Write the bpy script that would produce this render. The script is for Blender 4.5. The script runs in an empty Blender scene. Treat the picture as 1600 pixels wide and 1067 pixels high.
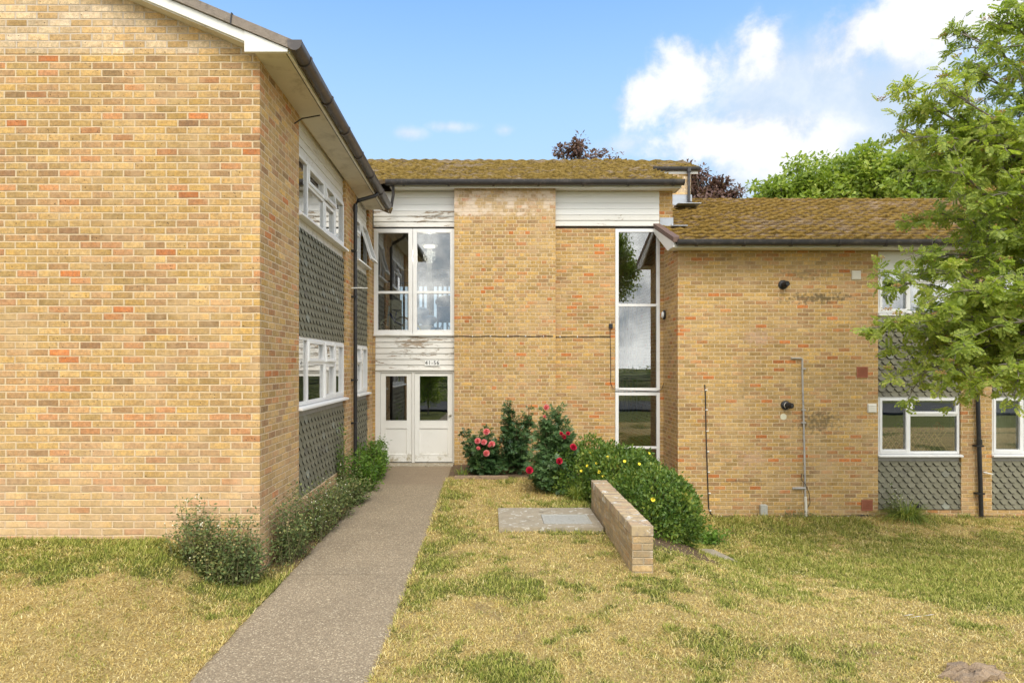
import bpy, bmesh, math, random
import numpy as np
from math import radians as R, sin, cos, pi
from mathutils import Vector as V
random.seed(4); rng = np.random.default_rng(7)
S = bpy.context.scene
COL = S.collection
CZ, F0, VX, VY = 2.04, 980.0, 764.0, 569.0     # eye height, focal length (photo px), vanishing point

# ---------------------------------------------------------------- camera
cam = bpy.data.objects.new('camera', bpy.data.cameras.new('camera')); COL.objects.link(cam)
cam.location = (0, 0, CZ); cam.rotation_euler = (R(90), 0, 0)
cam.data.sensor_width = 36; cam.data.lens = F0/1600*36
cam.data.shift_x = (800-VX)/1600; cam.data.shift_y = (VY-533.5)/1600
cam.data.clip_end = 3000; cam.data.clip_start = 0.05
S.camera = cam
S.view_settings.view_transform = 'Standard'; S.view_settings.look = 'None'
S.view_settings.exposure = .94; S.view_settings.gamma = 1
S.cycles.max_bounces = 8; S.cycles.transparent_max_bounces = 12; S.cycles.sample_clamp_indirect = 6
S.cycles.caustics_reflective = False; S.cycles.caustics_refractive = False

SUN_EL, SUN_ROT = 50, 176
SUN_DIR = V((sin(R(SUN_ROT))*cos(R(SUN_EL)), cos(R(SUN_ROT))*cos(R(SUN_EL)), sin(R(SUN_EL))))
sl = bpy.data.lights.new('sun', 'SUN'); sl.energy = 1.4; sl.angle = R(30); sl.color = (1, .93, .80)
so = bpy.data.objects.new('sun', sl); COL.objects.link(so)
so.rotation_euler = (-SUN_DIR).to_track_quat('-Z', 'Y').to_euler(); so.location = (5, -12, 20)

# ---------------------------------------------------------------- node helper
class NT:
    def __init__(s, tree): s.t = tree; s.n = tree.nodes; s.l = tree.links
    def new(s, typ, ins=None, **props):
        nd = s.n.new(typ)
        for k, v in props.items(): setattr(nd, k, v)
        for k, v in (ins or {}).items(): s.put(nd.inputs[k], v)
        return nd
    def put(s, sock, v):
        if isinstance(v, bpy.types.NodeSocket): s.l.new(v, sock)
        elif isinstance(v, bpy.types.Node): s.l.new(v.outputs[0], sock)
        else:
            if isinstance(v, (tuple, list)) and len(v) == 3 and sock.type == 'RGBA': v = (*v, 1)
            sock.default_value = v
    def m(s, op, a, b=None, c=None, clamp=False):
        nd = s.n.new('ShaderNodeMath'); nd.operation = op; nd.use_clamp = clamp
        for i, v in enumerate((a, b, c)):
            if v is not None: s.put(nd.inputs[i], v)
        return nd.outputs[0]
    def vm(s, op, a, b=None, sc=None):
        nd = s.n.new('ShaderNodeVectorMath'); nd.operation = op
        s.put(nd.inputs[0], a)
        if b is not None: s.put(nd.inputs[1], b)
        if sc is not None: s.put(nd.inputs[3], sc)
        return nd.outputs[1] if op in ('LENGTH', 'DISTANCE', 'DOT_PRODUCT') else nd.outputs[0]
    def mix(s, f, a, b, bt='MIX'):
        nd = s.n.new('ShaderNodeMix'); nd.data_type = 'RGBA'; nd.blend_type = bt
        s.put(nd.inputs[0], f); s.put(nd.inputs[6], a); s.put(nd.inputs[7], b)
        return nd.outputs[2]
    def noise(s, vec, scale, det=4, rough=.55, dist=0, out=0, sc3=None):
        if sc3 is not None: vec = s.vm('MULTIPLY', vec, sc3)
        nd = s.n.new('ShaderNodeTexNoise'); nd.inputs['Scale'].default_value = scale
        nd.inputs['Detail'].default_value = det; nd.inputs['Roughness'].default_value = rough
        nd.inputs['Distortion'].default_value = dist
        s.put(nd.inputs['Vector'], vec); return nd.outputs[out]
    def ss(s, v, a, b, lo=0, hi=1):
        nd = s.n.new('ShaderNodeMapRange'); nd.interpolation_type = 'SMOOTHSTEP'
        s.put(nd.inputs[0], v)
        for i, q in zip((1, 2, 3, 4), (a, b, lo, hi)): s.put(nd.inputs[i], q)
        return nd.outputs[0]
    def ramp(s, fac, stops, const=False):
        nd = s.n.new('ShaderNodeValToRGB'); cr = nd.color_ramp
        cr.interpolation = 'CONSTANT' if const else 'LINEAR'
        while len(cr.elements) > 1: cr.elements.remove(cr.elements[-1])
        cr.elements[0].position = stops[0][0]; cr.elements[0].color = (*stops[0][1], 1)
        for p, c in stops[1:]: cr.elements.new(p).color = (*c, 1)
        s.put(nd.inputs[0], fac); return nd.outputs[0]
def mat(name):
    m = bpy.data.materials.new(name); m.use_nodes = True; m.node_tree.nodes.clear()
    g = NT(m.node_tree); g.out = g.new('ShaderNodeOutputMaterial'); return m, g
def pbr(g, col, rough=.6, normal=None, metal=0, spec=.5, **kw):
    b = g.new('ShaderNodeBsdfPrincipled', {'Base Color': col, 'Roughness': rough, 'Metallic': metal, 'Specular IOR Level': spec})
    if normal is not None: g.put(b.inputs['Normal'], normal)
    for k, v in kw.items(): g.put(b.inputs[k], v)
    g.l.new(b.outputs[0], g.out.inputs[0]); return b
def objco(g): return g.new('ShaderNodeTexCoord').outputs['Object']
def bump(g, h, dist, st=1.0):
    return g.new('ShaderNodeBump', {'Height': h, 'Distance': dist, 'Strength': st}).outputs[0]

# ---------------------------------------------------------------- world : sky and clouds
def pdir(px, py): return V(((px-VX)/F0, 1, (VY-py)/F0)).normalized()
W = bpy.data.worlds.new('World'); S.world = W; W.use_nodes = True; W.node_tree.nodes.clear()
g = NT(W.node_tree)
sky = g.new('ShaderNodeTexSky', sky_type='NISHITA', sun_disc=False, sun_elevation=R(SUN_EL), sun_rotation=R(SUN_ROT),
            air_density=1.35, dust_density=.35, ozone_density=2.6)
d = g.new('ShaderNodeTexCoord').outputs['Generated']
n1 = g.noise(d, 7.5, 9, .58, .25); n2 = g.noise(d, 2.6, 5, .6); n3 = g.noise(d, 26, 6, .6)
n1 = g.noise(d, 11, 9, .6, .2); nn = g.m('ADD', g.m('MULTIPLY', g.m('SUBTRACT', n1, .5), 3.0), g.m('MULTIPLY', g.m('SUBTRACT', n3, .5), 1.1))
def blob(px, py, rx, ry, flat=1.0):
    c = pdir(px, py)
    v = g.vm('SUBTRACT', d, tuple(c))
    v = g.vm('MULTIPLY', v, (F0/rx, F0/rx, F0/ry))
    return g.m('MULTIPLY', g.m('SUBTRACT', 1.0, g.vm('LENGTH', v)), flat)
def union(lst):
    r = lst[0]
    for q in lst[1:]: r = g.m('MAXIMUM', r, q)
    return r
puff = union([blob(1065, 118, 62, 52), blob(1010, 150, 60, 40), blob(1188, 78, 40, 44), blob(1350, 45, 66, 52),
              blob(1420, 30, 120, 60), blob(1520, 20, 90, 60), blob(1130, 222, 110, 40), blob(1230, 235, 90, 44)])
veil = union([blob(1240, 150, 190, 110), blob(1380, 170, 190, 130), blob(1330, 260, 260, 90), blob(980, 225, 70, 22, .5),
              blob(640, 208, 34, 13, .7), blob(705, 198, 46, 10, .6), blob(790, 203, 20, 10, .5)])
mp = g.ss(g.m('ADD', g.m('MULTIPLY', puff, 1.1), g.m('MULTIPLY', nn, .80)), -.06, .72)
mv = g.ss(g.m('ADD', g.m('MULTIPLY', veil, 1.0), g.m('MULTIPLY', nn, .35)), .0, .75, 0, .75)
dy = g.new('ShaderNodeSeparateXYZ', {0: d}).outputs
back = g.ss(dy[1], .25, -.15)
mb = g.m('MULTIPLY', back, g.ss(g.m('ADD', n2, g.m('MULTIPLY', nn, .28)), .30, .52, .2, 1.0))
lowm = g.ss(dy[2], .10, .62, .97, 0.0)
hue = g.mix(1.0, sky, (.92, 1.20, 1.42), 'MULTIPLY')
skc = g.mix(lowm, hue, (2.85, 3.65, 4.45))
cloudv = g.mix(g.ss(n1, .38, .66), (3.5, 4.0, 4.6), (4.5, 4.75, 5.0))
cloudp = g.mix(g.ss(g.m('ADD', n1, g.m('MULTIPLY', g.m('SUBTRACT', puff, .3), .25)), .38, .60), (3.7, 4.05, 4.6), (5.2, 5.3, 5.4))
cloudb = g.mix(g.ss(n1, .35, .66), (6.5, 6.6, 6.7), (13.5, 13.4, 13.0))
c = g.mix(mv, skc, cloudv); c = g.mix(mb, c, cloudb); c = g.mix(mp, c, cloudp)
bg = g.new('ShaderNodeBackground', {'Color': c, 'Strength': .105})
g.l.new(bg.outputs[0], g.new('ShaderNodeOutputWorld').inputs[0])

# ---------------------------------------------------------------- materials
def brick_mat(name, stops, mortar, bond='stretcher', pale=None, gain=1.0, stains=(), zdirt=None, weather=0.0, wash=0):
    m, g = mat(name); co = objco(g); xyz = g.new('ShaderNodeSeparateXYZ', {0: co}).outputs
    wob = g.noise(co, 9, 3); wz = g.m('MULTIPLY', g.m('SUBTRACT', wob, .5), .006)
    u = g.m('ADD', g.m('ADD', xyz[0], xyz[1]), wz)
    z = g.m('ADD', xyz[2], g.m('MULTIPLY', g.m('SUBTRACT', g.noise(co, 6, 2), .5), .010))
    v = g.m('DIVIDE', g.m('ADD', z, 20), .075); row = g.m('FLOOR', v)
    odd = g.m('MODULO', row, 2)
    if bond == 'english':
        ln = g.m('SUBTRACT', .225, g.m('MULTIPLY', odd, .1125))
        off = g.m('MULTIPLY', odd, .25*2)
    else:
        ln = .225; off = g.m('MULTIPLY', odd, .5)
    jit = g.m('MULTIPLY', g.new('ShaderNodeTexWhiteNoise', {'W': row}, noise_dimensions='1D').outputs[0], .09)
    uu = g.m('ADD', g.m('ADD', g.m('DIVIDE', g.m('ADD', u, 40), ln), off), jit); cel = g.m('FLOOR', uu)
    idv = g.new('ShaderNodeCombineXYZ', {0: cel, 1: row}).outputs[0]
    wn = g.new('ShaderNodeTexWhiteNoise', {'Vector': idv}, noise_dimensions='2D').outputs
    wn2 = g.new('ShaderNodeTexWhiteNoise', {'Vector': g.vm('ADD', idv, (31.7, 5.3, 0))}, noise_dimensions='2D').outputs[0]
    fu = g.m('FRACT', uu); fv = g.m('FRACT', v)
    eu = g.m('SUBTRACT', g.m('MULTIPLY', g.m('MINIMUM', fu, g.m('SUBTRACT', 1.0, fu)), ln), .0022)
    ev = g.m('MULTIPLY', g.m('MINIMUM', fv, g.m('SUBTRACT', 1.0, fv)), .075)
    e = g.m('MINIMUM', eu, ev)
    n_f = g.noise(co, 75, 5, .7); n_m = g.noise(co, 16, 4, .6); n_l = g.noise(co, .7, 4, .6)
    ej = g.m('ADD', e, g.m('MULTIPLY', g.m('SUBTRACT', n_f, .5), .006))
    ej = g.m('ADD', ej, g.m('MULTIPLY', g.m('SUBTRACT', g.noise(co, 3, 2), .5), .003))
    mask = g.ss(ej, .0048, .0082)
    colr = g.ramp(wn[0], stops, True)
    hs = g.new('ShaderNodeHueSaturation', {'Color': colr, 'Value': g.m('ADD', .8, g.m('MULTIPLY', wn2, .4)), 'Saturation': g.m('ADD', .85, g.m('MULTIPLY', n_m, .35))}).outputs[0]
    hs = g.mix(g.ss(n_m, .35, .75, 0, .5), hs, g.mix(1, hs, (1.25, 1.16, 1.08), 'MULTIPLY'))
    blot = g.ss(g.noise(co, 9, 3, .6), .52, .72, 0, .45)
    hs = g.mix(blot, hs, (.46, .32, .16)); n_b = g.noise(co, 34, 4, .7); hs = g.mix(1, hs, g.mix(g.ss(n_b, .3, .7), (.78, .76, .74), (1.2, 1.2, 1.2)), 'MULTIPLY')
    hs = g.mix(g.ss(n_f, .48, .72, 0, .5), hs, (.24, .17, .10))
    pits = g.ss(g.new('ShaderNodeTexVoronoi', {'Vector': co, 'Scale': 21.0}).outputs['Distance'], .17, .09)
    pits = g.m('MULTIPLY', pits, g.ss(g.noise(co, 5, 2), .42, .58))
    hs = g.mix(g.m('MULTIPLY', pits, .8), hs, (.05, .035, .025))
    mort = g.mix(n_m, tuple(q*.85 for q in mortar), mortar)
    mort = g.mix(g.ss(n_l, .40, .68, 0, .35), mort, (.40, .32, .20))
    c = g.mix(mask, mort, hs)
    big = g.ss(n_l, .3, .7)
    c = g.mix(1, c, g.mix(big, (.88, .87, .86), (1.08, 1.07, 1.05)), 'MULTIPLY')
    # mortar smeared or bricks bleached in large soft patches
    smear = g.ss(g.noise(co, 1.6, 7, .7, .4), .47, .70, 0, .55)
    c = g.mix(smear, c, (.60, .46, .27))
    if wash:
        wk = g.m('MULTIPLY', g.ss(g.m('ADD', xyz[2], g.m('MULTIPLY', g.noise(co, 1.2, 6, .65), 2.6)), 3.1, 1.5), g.ss(g.noise(co, 4, 6, .7), .35, .62, .15, wash))
        c = g.mix(wk, c, (.70, .55, .38))
    c = g.mix(g.ss(g.noise(co, .9, 6, .7, 0, 0, (1, 1, .35)), .57, .75, 0, .4), c, (.30, .21, .11))
    if pale is not None:      # whitened top courses with ragged edge
        z0, z1 = pale
        zz = g.m('ADD', xyz[2], g.m('MULTIPLY', g.m('SUBTRACT', n_m, .5), .25))
        pm = g.m('MULTIPLY', g.ss(zz, z0, z0+.08), g.ss(zz, z1+.25, z1))
        pm = g.m('MULTIPLY', pm, g.ss(g.m('ADD', g.noise(co, 3.6, 5, .65), g.m('MULTIPLY', g.m('SUBTRACT', wn2, .5), .12)), .44, .60, .22, .95))
        c = g.mix(pm, c, (.74, .66, .54))
    if weather:
        wmask = g.m('MULTIPLY', g.ss(g.noise(co, 7, 6, .7, 0), .42, .6), weather)
        c = g.mix(wmask, c, (.30, .27, .20))
        wmask = g.m('MULTIPLY', g.ss(g.noise(co, 5, 6, .7, 0, 0, (1, 1, 2.5)), .54, .64), weather)
        c = g.mix(wmask, c, (.62, .58, .48))
    for (sx, sy, sz, rr, rz, sc_, st) in stains:
        dv = g.vm('DIVIDE', g.vm('SUBTRACT', co, (sx, sy, sz)), (rr, 5, rz))
        k = g.ss(g.m('ADD', g.vm('LENGTH', dv), g.m('MULTIPLY', g.m('SUBTRACT', n_m, .5), 3.4)), 1.0, .1, 0, st)
        c = g.mix(k, c, sc_)
    c = g.mix(1, c, (gain*.94, gain*.865, gain*.825), 'MULTIPLY')
    h = g.m('ADD', g.m('MULTIPLY', g.ss(ej, .002, .009), 1.0), g.m('MULTIPLY', n_f, .30))
    h = g.m('SUBTRACT', h, g.m('MULTIPLY', pits, .8))
    h = g.m('ADD', h, g.m('MULTIPLY', wn2, .25))
    pbr(g, c, .88, bump(g, h, .008, .8), spec=.25)
    return m
BS = [(0, (.50, .36, .165)), (.20, (.54, .40, .185)), (.38, (.45, .335, .145)), (.50, (.55, .395, .155)), (.60, (.49, .33, .17)),
      (.74, (.42, .29, .155)), (.86, (.51, .285, .14)), (.94, (.38, .245, .135)), (.965, (.53, .23, .095)), (.985, (.32, .23, .12))]
BW = [(0, (.50, .37, .165)), (.25, (.54, .40, .18)), (.42, (.44, .325, .14)), (.56, (.55, .39, .15)), (.68, (.50, .34, .175)),
      (.84, (.41, .285, .15)), (.92, (.52, .28, .12)), (.97, (.55, .225, .08))]
BP = [(0, (.68, .55, .34)), (.3, (.72, .61, .41)), (.55, (.64, .48, .25)), (.75, (.74, .65, .48)), (.93, (.52, .38, .17))]
M = {}
M['brick_left'] = brick_mat('yellow stock brick', BS, (.78, .67, .46), wash=.45, gain=1.03)
M['brick_pale'] = brick_mat('bleached gable brick', BP, (.72, .66, .54), gain=1.0)
M['brick_pier'] = brick_mat('entrance english bond brick', BW, (.78, .66, .43), 'english', pale=(5.02, 5.60))
M['brick_ent'] = brick_mat('entrance stretcher brick', BW, (.78, .66, .43), pale=(5.6, 6))
M['brick_right'] = brick_mat('side block brick', BW, (.78, .66, .43),
    stains=[(6.25, 11.9, 3.3, .75, .12, (.10, .085, .05), .75), (6.0, 11.9, 3.75, .55, .10, (.16, .12, .05), .5),
            (6.25, 11.9, .95, .5, .25, (.13, .11, .06), .7), (5.1, 11.9, 2.55, .35, .2, (.56, .40, .30), .6), (5.0, 11.9, .25, .32, .22, (.58, .40, .28), .6), (4.9, 11.9, -.2, .5, .06, (.15, .1, .06), .5)])
M['brick_low'] = brick_mat('weathered low wall brick', [(0, (.44, .35, .20)), (.4, (.50, .40, .22)), (.8, (.46, .34, .19))], (.50, .44, .31), weather=.55)

def plain(name, col, rough=.5, var=.12, scale=6, metal=0, bmp=0, dirt=None, spec=.5, sc3=None):
    m, g = mat(name); co = objco(g); n = g.noise(co, scale, 5, .6, 0, 0, sc3)
    c = g.mix(n, tuple(q*(1-var) for q in col), tuple(min(1, q*(1+var)) for q in col))
    if dirt:
        dc, amt, ds = dirt
        c = g.mix(g.ss(g.noise(co, ds, 6, .68, .3, 0, sc3), .5, .72, 0, amt), c, dc)
    nm = bump(g, g.noise(co, scale*8, 4), bmp) if bmp else None
    pbr(g, c, rough, nm, metal, spec); return m
M['upvc'] = plain('white plastic window frame', (.80, .80, .79), .35, .03, 3, dirt=((.55, .52, .46), .25, 5))
M['white'] = plain('white painted board', (.78, .77, .73), .5, .04, 4, dirt=((.50, .45, .36), .35, 4))
M['clad'] = plain('white plastic cladding', (.80, .80, .78), .4, .02, 3)
M['soffit'] = plain('stained cream soffit board', (.66, .61, .50), .75, .08, 3, dirt=((.30, .25, .17), .6, 2.2))
M['gutter'] = plain('dark grey plastic gutter', (.045, .042, .045), .38, .3, 5, dirt=((.16, .14, .12), .6, 7))
M['gutter_l'] = plain('faded brown black plastic gutter', (.062, .052, .050), .36, .25, 4, dirt=((.17, .14, .12), .55, 9))
M['pipe'] = plain('black plastic pipe', (.018, .018, .02), .35, .3, 6, dirt=((.10, .09, .08), .35, 8))
M['lead'] = plain('grey lead flashing', (.42, .45, .50), .5, .15, 8, metal=.3, bmp=.004, dirt=((.25, .25, .26), .5, 6))
M['verge'] = plain('mottled grey concrete verge', (.27, .225, .185), .9, .25, 14, bmp=.01, dirt=((.12, .10, .08), .6, 12))
M['browncap'] = plain('brown verge cap', (.14, .085, .065), .7, .2, 8)
M['terracotta'] = plain('red terracotta air brick', (.34, .12, .065), .8, .15, 10)
M['vent'] = plain('cream plastic vent', (.74, .70, .60), .45, .04, 8)
M['metalbox'] = plain('weathered grey metal', (.50, .50, .46), .5, .15, 14, metal=.3, dirt=((.25, .22, .16), .5, 20))
M['greypipe'] = plain('old painted grey pipe', (.42, .40, .37), .6, .3, 9, dirt=((.06, .05, .05), .95, 6))
M['black'] = plain('black rubber and plastic', (.015, .015, .017), .5, .2, 10)
M['cable'] = plain('dark cable', (.03, .025, .022), .6, .2, 10)
M['steel'] = plain('brushed steel', (.55, .54, .52), .35, .05, 10, metal=.9)
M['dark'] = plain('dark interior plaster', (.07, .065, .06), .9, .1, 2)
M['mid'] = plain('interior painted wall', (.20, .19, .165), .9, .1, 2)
M['floor_in'] = plain('grey interior floor', (.18, .17, .16), .8, .1, 3)
M['timber'] = plain('varnished brown rail timber', (.30, .17, .09), .5, .2, 5)
M['blind'] = plain('white slatted blind', (.70, .70, .68), .6, .03, 5)
M['curtain'] = plain('pale curtain cloth', (.50, .50, .48), .9, .08, 5)
M['blue'] = plain('bright blue plastic', (.02, .19, .48), .4, .1, 8)
M['ltblue'] = plain('light blue bicycle paint', (.16, .42, .62), .35, .1, 8)
M['navy'] = plain('navy bicycle paint', (.015, .03, .15), .35, .1, 8)
M['yellow'] = plain('yellow toy plastic', (.75, .58, .06), .4, .1, 8)
M['cream'] = plain('cream plastic', (.7, .66, .5), .5, .1, 8)
M['cane'] = plain('bamboo trellis lath', (.74, .56, .30), .6, .2, 20)
M['graypanel'] = plain('grey flashing strip', (.30, .295, .28), .8, .15, 6, dirt=((.15, .14, .12), .5, 8))
M['whitestrip'] = plain('flaking white strip under the sill', (.60, .58, .53), .8, .1, 6, dirt=((.25, .23, .2), .6, 9))
M['brass'] = plain('handle metal', (.30, .27, .22), .4, .1, 8, metal=.8)

def peeling(name, amt, base=(.74, .725, .68)):
    m, g = mat(name); co = objco(g)
    fine = g.noise(co, 3.2, 8, .72, .6, 0, (1, 1, 7)); big = g.noise(co, 1.1, 3, .5, 0, 0, (1, 1, 2))
    flake = g.ss(g.m('ADD', fine, g.m('MULTIPLY', g.m('SUBTRACT', big, .5), .5)), amt, amt+.035)
    wood = g.mix(g.noise(co, 12, 5, .6, 0, 0, (1, 1, 14)), (.22, .16, .11), (.50, .41, .31))
    c = g.mix(g.noise(co, 5, 4), tuple(q*.9 for q in base), base)
    c = g.mix(g.ss(g.noise(co, 14, 6, .7, 0, 0, (1, 1, 3)), .55, .7, 0, .35), c, (.50, .44, .34))
    c = g.mix(flake, c, wood)
    pbr(g, c, .62, bump(g, g.m('SUBTRACT', 1.0, flake), .003), spec=.35); return m
M['peel'] = peeling('peeling white weatherboard', .565); M['peel_l'] = peeling('lightly flaking white weatherboard', .66)
M['door'] = peeling('white painted door with worn foot', .70, (.78, .77, .74))
def door_mat():
    m, g = mat('off white door paint'); co = objco(g); z = g.new('ShaderNodeSeparateXYZ', {0: co}).outputs[2]
    c = g.mix(g.noise(co, 4, 4), (.72, .71, .66), (.80, .79, .755))
    n = g.noise(co, 5, 6, .7, .3)
    c = g.mix(g.m('MULTIPLY', g.ss(z, .30, .04), g.ss(n, .46, .62)), c, (.34, .29, .18))
    c = g.mix(g.ss(g.noise(co, 18, 6, .7, 0, 0, (1, 1, .3)), .6, .75, 0, .3), c, (.5, .45, .36))
    pbr(g, c, .5, spec=.4); return m
M['door'] = door_mat()

def slate_mat():
    m, g = mat('grey green hung slate'); co = objco(g)
    r = g.new('ShaderNodeNewGeometry').outputs['Random Per Island']
    c = g.ramp(r, [(0, (.18, .172, .122)), (.5, (.20, .192, .138)), (.93, (.22, .21, .155)), (.965, (.16, .15, .115)), (.985, (.28, .29, .24))], False)
    n = g.noise(co, 9, 6, .65)
    c = g.mix(1, c, g.mix(n, (.78, .78, .78), (1.2, 1.18, 1.12)), 'MULTIPLY')
    c = g.mix(g.ss(g.noise(co, 1.6, 5, .65), .55, .75, 0, .6), c, (.10, .095, .08))
    c = g.mix(g.ss(g.noise(co, 45, 3, .6), .66, .74, 0, .5), c, (.34, .33, .25))
    pbr(g, c, .75, bump(g, g.noise(co, 60, 4), .003), spec=.35); return m
M['slate'] = slate_mat(); M['slate_edge_shade'] = plain('painted slate edge shade', (.05, .048, .04), .9, .2, 20)  # dark colour stands in for the shade around the hung slates
def roof_mat(name, amt, tint=(1, 1, 1)):
    m, g = mat(name); co = objco(g)
    at = g.new('ShaderNodeAttribute', attribute_name='moss').outputs['Fac']
    tone = g.new('ShaderNodeAttribute', attribute_name='tile').outputs['Fac']
    tile = g.ramp(tone, [(0, (.15, .11, .07)), (.5, (.22, .165, .105)), (1, (.30, .225, .15))])
    tile = g.mix(g.ss(g.noise(co, 30, 5, .65), .5, .68, 0, .6), tile, (.42, .37, .27))
    nm = g.noise(co, 22, 6, .7)
    moss = g.ramp(g.noise(co, 13, 5, .65), [(.28, (.06, .042, .015)), (.43, (.15, .105, .03)), (.56, (.255, .175, .05)), (.72, (.27, .215, .085))])
    k = g.ss(g.m('ADD', at, g.m('MULTIPLY', g.m('SUBTRACT', nm, .5), 1.0)), .46-amt, .68-amt)
    c = g.mix(k, tile, moss); c = g.mix(1, c, tint, 'MULTIPLY')
    pbr(g, c, .95, bump(g, g.noise(co, 70, 5, .7), .012), spec=.1); return m
M['roof'] = roof_mat('mossy concrete roof tiles', .04)
M['roof2'] = roof_mat('thickly mossy concrete roof tiles', .08, (1.0, .93, .85))

def path_mat():
    m, g = mat('exposed aggregate concrete path'); co = objco(g)
    vo = g.new('ShaderNodeTexVoronoi', {'Vector': co, 'Scale': 85.0}); cc = g.new('ShaderNodeSeparateColor', {0: vo.outputs['Color']}).outputs[0]
    c = g.ramp(cc, [(0, (.22, .175, .12)), (.3, (.27, .215, .15)), (.6, (.32, .26, .18)), (.85, (.38, .31, .215)), (.95, (.54, .46, .33))])
    c = g.mix(g.ss(vo.outputs['Distance'], .3, .75, 0, .6), c, (.21, .17, .12))
    n = g.noise(co, 1.1, 6, .65); c = g.mix(1, c, g.mix(n, (.74, .73, .72), (1.25, 1.23, 1.18)), 'MULTIPLY')
    c = g.mix(g.ss(g.noise(co, 3, 6, .7), .58, .75, 0, .6), c, (.36, .29, .20))
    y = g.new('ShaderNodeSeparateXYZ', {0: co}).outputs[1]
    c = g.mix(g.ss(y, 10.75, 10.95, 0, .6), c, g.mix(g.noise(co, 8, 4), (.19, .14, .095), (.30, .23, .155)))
    n2 = g.noise(co, 40, 6, .7)
    pbr(g, c, .9, bump(g, g.m('ADD', g.m('MULTIPLY', vo.outputs['Distance'], -.7), n2), .007, .8), spec=.25); return m
M['path'] = path_mat()
def slab_mat():
    m, g = mat('lichen spotted concrete slab'); co = objco(g)
    c = g.mix(g.noise(co, 6, 6, .7), (.24, .205, .15), (.44, .38, .28))
    c = g.mix(g.ss(g.noise(co, 14, 5, .6), .58, .64, 0, .8), c, (.60, .58, .52))
    c = g.mix(g.ss(g.noise(co, 4, 6, .7, 1), .56, .7, 0, .7), c, (.12, .105, .08))
    pbr(g, c, .9, bump(g, g.noise(co, 60, 6, .7), .006), spec=.25); return m
M['slab'] = slab_mat()
def coping_mat():
    m, g = mat('lichened coping bricks'); co = objco(g); xyz = g.new('ShaderNodeSeparateXYZ', {0: co}).outputs
    r = g.new('ShaderNodeNewGeometry').outputs['Random Per Island']
    c = g.ramp(r, [(0, (.36, .28, .18)), (.5, (.48, .37, .22)), (.8, (.40, .28, .18)), (1, (.54, .42, .25))])
    c = g.mix(g.ss(g.noise(co, 9, 6, .7), .50, .58, 0, .6), c, (.26, .21, .17))
    c = g.mix(g.ss(g.noise(co, 7, 6, .7, .5), .58, .63, 0, .9), c, (.62, .60, .54))
    pbr(g, c, .9, bump(g, g.noise(co, 50, 6, .7), .006), spec=.25); return m
M['coping'] = coping_mat()
def ground_mat():
    m, g = mat('dry summer lawn soil and thatch'); co = objco(g)
    a = g.new('ShaderNodeAttribute', attribute_name='green').outputs['Fac']
    n = g.noise(co, 14, 6, .7); n2 = g.noise(co, 55, 5, .7)
    dry = g.ramp(n2, [(.3, (.24, .17, .07)), (.5, (.46, .34, .14)), (.7, (.64, .50, .23))])
    gr = g.ramp(n2, [(.3, (.07, .075, .02)), (.55, (.16, .17, .045)), (.75, (.30, .29, .09))])
    c = g.mix(g.ss(g.m('ADD', a, g.m('MULTIPLY', g.m('SUBTRACT', n, .5), .5)), .35, .65), dry, gr)
    s = g.new('ShaderNodeAttribute', attribute_name='soil').outputs['Fac']
    c = g.mix(s, c, g.mix(n2, (.10, .07, .045), (.26, .18, .12)))
    pbr(g, c, .95, bump(g, g.m('ADD', n, n2), .03), spec=.1); return m
M['ground'] = ground_mat()
def grass_mat():
    m, g = mat('short dry and green grass blades')
    a = g.new('ShaderNodeAttribute', attribute_name='green').outputs['Fac']
    r = g.new('ShaderNodeAttribute', attribute_name='rnd').outputs['Fac']
    dry = g.ramp(r, [(0, (.36, .25, .08)), (.35, (.66, .50, .17)), (.75, (.80, .64, .26)), (1, (.92, .82, .46))])
    gr = g.ramp(r, [(0, (.13, .18, .03)), (.4, (.28, .32, .055)), (.8, (.44, .44, .10)), (1, (.62, .55, .19))])
    c = g.mix(a, dry, gr)
    b = pbr(g, c, .7, spec=.2)
    t = g.new('ShaderNodeBsdfTranslucent', {'Color': c}); mx = g.new('ShaderNodeMixShader', {0: .3})
    g.l.new(b.outputs[0], mx.inputs[1]); g.l.new(t.outputs[0], mx.inputs[2]); g.l.new(mx.outputs[0], g.out.inputs[0]); return m
M['grass'] = grass_mat()
def leaf_mat(name, stops, rough=.5, trans=.35, scale=1.2, spec=.4):
    m, g = mat(name); co = objco(g)
    r = g.new('ShaderNodeNewGeometry').outputs['Random Per Island']
    f = g.m('ADD', g.m('MULTIPLY', r, .65), g.m('MULTIPLY', g.ss(g.noise(co, scale, 3), .3, .7), .35))
    c = g.ramp(f, stops)
    b = pbr(g, c, rough, spec=spec)
    t = g.new('ShaderNodeBsdfTranslucent', {'Color': g.mix(1, c, (1.3, 1.35, .7), 'MULTIPLY')}); mx = g.new('ShaderNodeMixShader', {0: trans})
    g.l.new(b.outputs[0], mx.inputs[1]); g.l.new(t.outputs[0], mx.inputs[2]); g.l.new(mx.outputs[0], g.out.inputs[0]); return m
M['rowan'] = leaf_mat('rowan leaves', [(0, (.17, .24, .045)), (.35, (.30, .38, .07)), (.7, (.43, .49, .10)), (1, (.62, .60, .18))], .5, .5)
M['maple'] = leaf_mat('bright green tree leaves', [(0, (.12, .18, .03)), (.4, (.23, .32, .05)), (.75, (.38, .46, .08)), (1, (.55, .58, .16))], .45, .4, .5)
M['copper'] = leaf_mat('copper beech leaves', [(0, (.10, .055, .05)), (.5, (.18, .105, .09)), (1, (.32, .21, .17))], .4, .3, .6)
M['shrub'] = leaf_mat('glossy evergreen shrub leaves', [(0, (.045, .10, .02)), (.4, (.10, .18, .03)), (.75, (.18, .26, .045)), (.93, (.30, .34, .06)), (1, (.42, .30, .08))], .42, .3, 3)
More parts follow.
